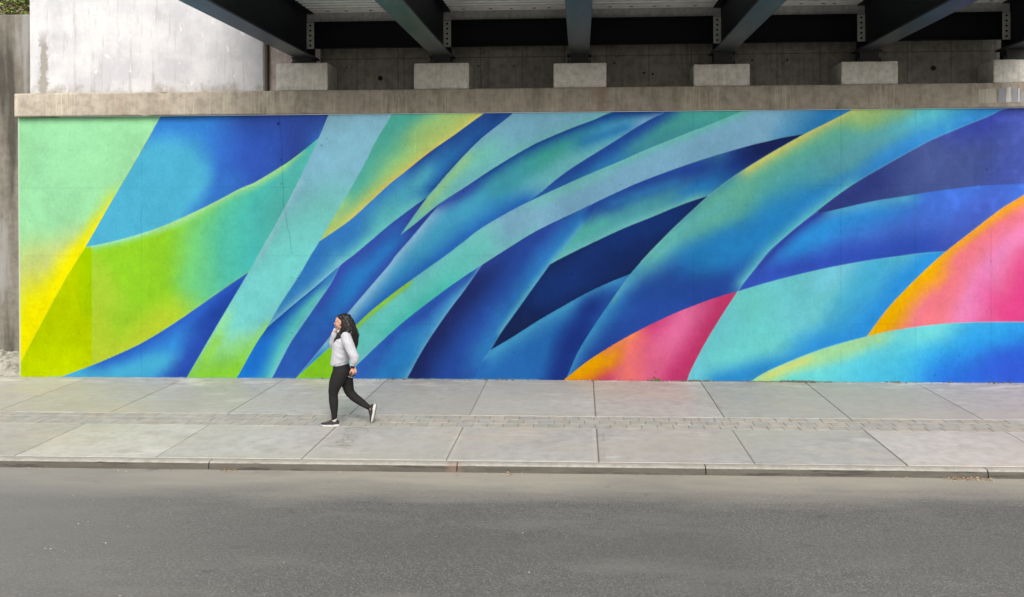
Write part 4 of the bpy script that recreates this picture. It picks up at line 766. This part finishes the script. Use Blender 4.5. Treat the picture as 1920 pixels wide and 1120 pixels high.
# --- hair
def hz(c): return mn.noise((c.x*26, c.y*26, c.z*22))*.012+mn.noise((c.x*60, c.y*60, c.z*40))*.006
hr = Blob()
hr.ell(H_(.040, 0, .036), (.088, .083, .092)); hr.ell(H_(.012, 0, .066), (.078, .076, .056)); hr.ell(H_(.055, 0, -.005), (.08, .088, .1))
hr.tube([(pp(650, 600), .09, .098), (pp(655.5, 611), .082, .118), (pp(659.5, 623), .07, .128), (pp(662.5, 636), .056, .12), (pp(664, 646), .04, .1), (pp(664.5, 654), .018, .06)], 20)
for s in (-1, 1):
    hr.tube([(pp(645.5, 595, s*.055), .034, .035), (pp(648, 605, s*.082), .034, .03), (pp(646.8, 614, s*.098), .040, .032), (pp(641.5, 623, s*.115), .044, .035), (pp(635.5, 630.5, s*.135 if s < 0 else .11), .042, .032), (pp(630.5, 637, s*.12), .03, .025), (pp(626.5, 643, s*.11), .012, .012)], 14)
    hr.tube([(pp(649, 612, s*.085), .05, .028), (pp(650, 622, s*.12), .05, .035), (pp(653, 630, s*.13), .03, .03)], 12)
hair = hr.fuse('hair', m_hair, person, .0065, 2, .4, hz)
rnd = random.Random(3); st_ = MB()
def strand(p0, p1, amp, fr, r, bulge=(0, 0, 0)):
    n = 16; ph = rnd.uniform(0, 6.28); q = []
    for i in range(n+1):
        t_ = i/n; p = p0.lerp(p1, t_)+Vector(bulge)*math.sin(math.pi*t_); a = amp*min(1, t_*3)
        q.append((p+Vector((a*math.sin(ph+fr*t_), a*.8*math.cos(ph*1.3+fr*t_), 0)), r*(1-.6*t_), r*(1-.6*t_)))
    st_.add(*ring_tube(q, 5))
for k in range(260):
    v = rnd.uniform(-1, 1); a = rnd.uniform(0, 1)
    top = pp(651+a*5, 598+a*12, v*.09); end = pp(rnd.uniform(656, 668.5), rnd.uniform(638, 657), v*.13)
    end.x += .01; strand(top+Vector((.03, 0, 0)), end, rnd.uniform(.008, .017), rnd.uniform(12, 24), rnd.uniform(.0025, .005), (rnd.uniform(.0, .07), 0, 0))
for k in range(110):
    s = -1 if k % 4 else 1; v = rnd.uniform(0, 1)
    top = pp(644.5+v*4, 596+v*5, s*(.07+.02*v)); end = pp(rnd.uniform(624.5, 632)+v*5, rnd.uniform(636, 646)-v*5, s*(.11+.04*v))
    strand(top, end, rnd.uniform(.005, .010), rnd.uniform(12, 20), rnd.uniform(.003, .005), (rnd.uniform(.02, .075), s*rnd.uniform(.02, .05), 0))
for k in range(70):
    a0 = rnd.uniform(0, 1); top = pp(652+a0*10, 600+a0*25, rnd.uniform(-.1, .1)); end = top+Vector((rnd.uniform(.03, .10), rnd.uniform(-.03, .03), -rnd.uniform(.1, .26)))
    strand(top, end, rnd.uniform(.008, .018), rnd.uniform(10, 20), .0022, (.02, 0, 0))
st_.build('curls', m_hair, hair, True)
# --- phone held in the near hand
pc = pp(659.5, 704.5, -.2)+Vector((0, 0, 0)); ph = empty('phone', pc, 'dark phone with a pale edge held low in the walking woman\'s hand', 'phone')
bm = bmesh.new(); bmesh.ops.create_cube(bm, size=1); bmesh.ops.scale(bm, vec=(.014, .072, .148), verts=bm.verts); bmesh.ops.bevel(bm, geom=bm.edges[:], offset=.004, segments=3, affect='EDGES')
RM = Matrix.Translation(pc)@Matrix.Rotation(R_(18), 4, 'Y')@Matrix(((0, -1, 0, 0), (.0, 0, 1, 0), (-1, 0, 0, 0), (0, 0, 0, 1)))
bmesh.ops.transform(bm, matrix=RM, verts=bm.verts); mb = MB(); mb.bm(bm); mb.build('case', m_blk, ph, True)
bm = bmesh.new(); bmesh.ops.create_cube(bm, size=1); bmesh.ops.scale(bm, vec=(.004, .068, .144), verts=bm.verts); bmesh.ops.translate(bm, vec=(.0076, 0, 0), verts=bm.verts)
bmesh.ops.transform(bm, matrix=RM, verts=bm.verts); mb = MB(); mb.bm(bm); mb.build('bezel', m_sole, ph)
# ---------------------------------------------------------------- small things
m_leaf = [flat('dry_leaf', (.2, .1, .045), .8, var=.5, scale=40), flat('pale_leaf', (.42, .33, .2), .8, var=.3, scale=40)]
def leaves(name, px0, px1, py, n, label, group=None, sp=.05, seed=1):
    r = random.Random(seed); a, d = gnd(px0, py, ZR), gnd(px1, py, ZR); mb = MB()
    for k in range(n):
        u = r.random(); x = a.x+(d.x-a.x)*u; y = 10.205-abs(r.gauss(0, sp)); s = r.uniform(.008, .022); th = r.uniform(0, 6.28); z = ZR+.004+r.uniform(0, .02)
        c, sn = math.cos(th), math.sin(th); q = [(-1, 0, 0), (0, .45, .2), (1, 0, .1), (0, -.45, .25)]
        mb.add([(x+s*(c*i-sn*j), y+s*(sn*i+c*j), z+s*w*r.uniform(.3, 1.5)) for i, j, w in q], [(0, 1, 2), (0, 2, 3)], m=r.randrange(2))
    return tag(mb.build(name, m_leaf), label, 'leaves', group, 'stuff')
leaves('leaf_litter', 408, 440, 889, 40, 'brown dry leaves at the kerb in front of the left part of the mural')
leaves('leaf_litter', 945, 960, 888, 16, 'few pale dry leaves against the kerb near the middle of the road edge', seed=2)
leaves('leaf_litter', 1770, 1860, 899, 90, 'reddish dry leaves and litter gathered at the kerb joint on the right', seed=3)
leaves('leaf_litter', 0, 1900, 890, 60, 'scattered specks of dry leaf along the whole foot of the kerb', sp=.08, seed=4)
m_fleck = flat('pale_fleck', (.5, .5, .48), .7); r = random.Random(8); mb = MB()
FL = [(57,901),(175,939),(137,930),(262,963),(317,940),(147,983),(165,979),(240,988),(192,1018),(198,1019),(85,1029),(95,1030),(60,1041),(532,1055),(225,1118),(980,1000),(992,1074),(320,963),(345,990),(700,907),(1090,905),(863,895),(1170,903),(1774,896),(1905,902),(1500,892)]
FL += [(r.uniform(0, 1920), r.uniform(900, 1118)) for k in range(14)]+[(r.uniform(0, 1300), r.uniform(720, 855)) for k in range(10)]
for k, (x, y) in enumerate(FL):
    road = y > 888; p = gnd(x, y, ZR if road else 0); s = r.uniform(.004, .009)*(1.3 if k < 18 else .7); th = r.uniform(0, 3)
    mb.add([(p.x+s*r.uniform(.7, 1.2)*math.cos(th+a), p.y+s*r.uniform(.5, 1.)*math.sin(th+a), p.z+.0045) for a in (0, 1.2, 2.4, 3.7, 5)], [(0, 1, 2, 3, 4)])
tag(mb.build('pale_flecks', m_fleck), 'tiny white flecks of grit and paper scattered over road and sidewalk', 'litter', None, 'stuff')
# dirt and weeds where the wall meets the sidewalk
m_dirt = flat('wall_foot_dirt', (.09, .08, .065), .95, var=.6, scale=60); mb = MB()
for k in range(1000):
    u = r.random(); px = 1400+u*160 if k < 480 else (1270+r.gauss(0, 60) if k < 620 else (1229+r.gauss(0, 12) if k < 700 else r.uniform(600, 1900)))
    x = at(px, 700, WY).x; y = WY-.012-abs(r.gauss(0, .03)); s = r.uniform(.004, .016)*(.6+.8*(math.sin(x*5.1)*math.sin(x*1.7+1) > 0)); bm = bmesh.new(); bmesh.ops.create_icosphere(bm, subdivisions=1, radius=s)
    for q in bm.verts: q.co = Vector((q.co.x*r.uniform(.7, 1.6), q.co.y*r.uniform(.6, 1.2), q.co.z*r.uniform(.5, 1)))+Vector((x, y, s*.45))
    mb.bm(bm)
tag(mb.build('wall_foot_dirt', m_dirt), 'dark crumbs of dirt along the foot of the mural', 'dirt', None, 'stuff')
m_weed = flat('weed_green', (.09, .14, .03), .7, var=.4, scale=30)
def weed(px, h, n, seed, label):
    r = random.Random(seed); x = at(px, 705, WY).x; mb = MB()
    for k in range(n):
        th = r.uniform(0, 6.28); ln = h*r.uniform(.5, 1.1); w = .005; b0 = Vector((x+r.gauss(0, .03), WY-.035+r.gauss(0, .008), 0)); d = Vector((math.cos(th)*.6, -abs(math.sin(th))*.4, 1)).normalized()
        m_ = b0+d*ln*.6; e = b0+d*ln+Vector((math.cos(th), -.3, -.4))*ln*.3
        mb.add([b0+Vector((-w, 0, 0)), b0+Vector((w, 0, 0)), m_+Vector((w*1.6, 0, 0)), e, m_+Vector((-w*1.6, 0, 0))], [(0, 1, 2, 4), (4, 2, 3)])
    tag(mb.build('weed', m_weed), label, 'weed')
weed(1231, .07, 26, 1, 'tiny weed tuft at the foot of the pink mural shape')
weed(1492, .045, 16, 2, 'tiny weed tuft at the foot of the pale green mural shape on the right')
# shrub above the bare wall
m_lf = [flat('leaf_bright', (.26, .42, .06), .6, var=.3, scale=9), flat('leaf_mid', (.14, .22, .045), .65, var=.3, scale=9), flat('leaf_dull', (.17, .14, .07), .8, var=.3, scale=9)]
def shrub(cx, cy, cz, rx, rz, n, seed, label, mix):
    r = random.Random(seed); root = empty('shrub', (cx, cy, ztw), label, 'shrub', 'shrubs above the bare wall'); mb = MB()
    for k in range(14):
        a = r.uniform(0, 6.28); p = Vector((cx+r.uniform(-.2, .2), cy, ztw-.1)); q = Vector((cx+math.cos(a)*rx*.8, cy+math.sin(a)*.5, cz+r.uniform(0, rz))); mb.cyl(p, p.lerp(q, .5)+Vector((0, 0, .1)), .02, .014, 6); mb.cyl(p.lerp(q, .5)+Vector((0, 0, .1)), q, .014, .005, 6)
    mb.build('stem', m_lf[2], root); mb = MB(); cl = [(Vector((r.gauss(0, .5)*rx, r.gauss(0, .3), r.uniform(-.9, 1)*rz)), r.uniform(.12, .3)) for k in range(40)]
    for k in range(n):
        c0, cr = r.choice(cl); p = Vector((cx, cy, cz))+c0+Vector((r.gauss(0, cr), r.gauss(0, cr*.7), r.gauss(0, cr)))
        if p.y < 16.98: p.y = 16.98+r.uniform(0, .1)
        s = r.uniform(.03, .075); d = Vector((r.gauss(0, 1), r.gauss(0, 1)-.4, r.gauss(0, .6))).normalized(); w = d.cross(Vector((r.gauss(0, 1), r.gauss(0, 1), r.gauss(0, 1)))).normalized()*s*.38
        mb.add([p-d*s, p+w, p+d*s, p-w], [(0, 1, 2), (0, 2, 3)], m=r.choices((0, 1, 2), mix)[0])
    mb.build('foliage', m_lf, root)
shrub(-11.6, 17.75, ztw+.7, .55, .8, 5200, 1, 'bright green leafy shrub above the bare wall beside the whitewashed wall', (6, 3, 2))
shrub(-12.9, 17.9, ztw+.7, .75, .8, 5200, 2, 'dull brownish green shrub above the bare wall at the far left', (2, 4, 6))
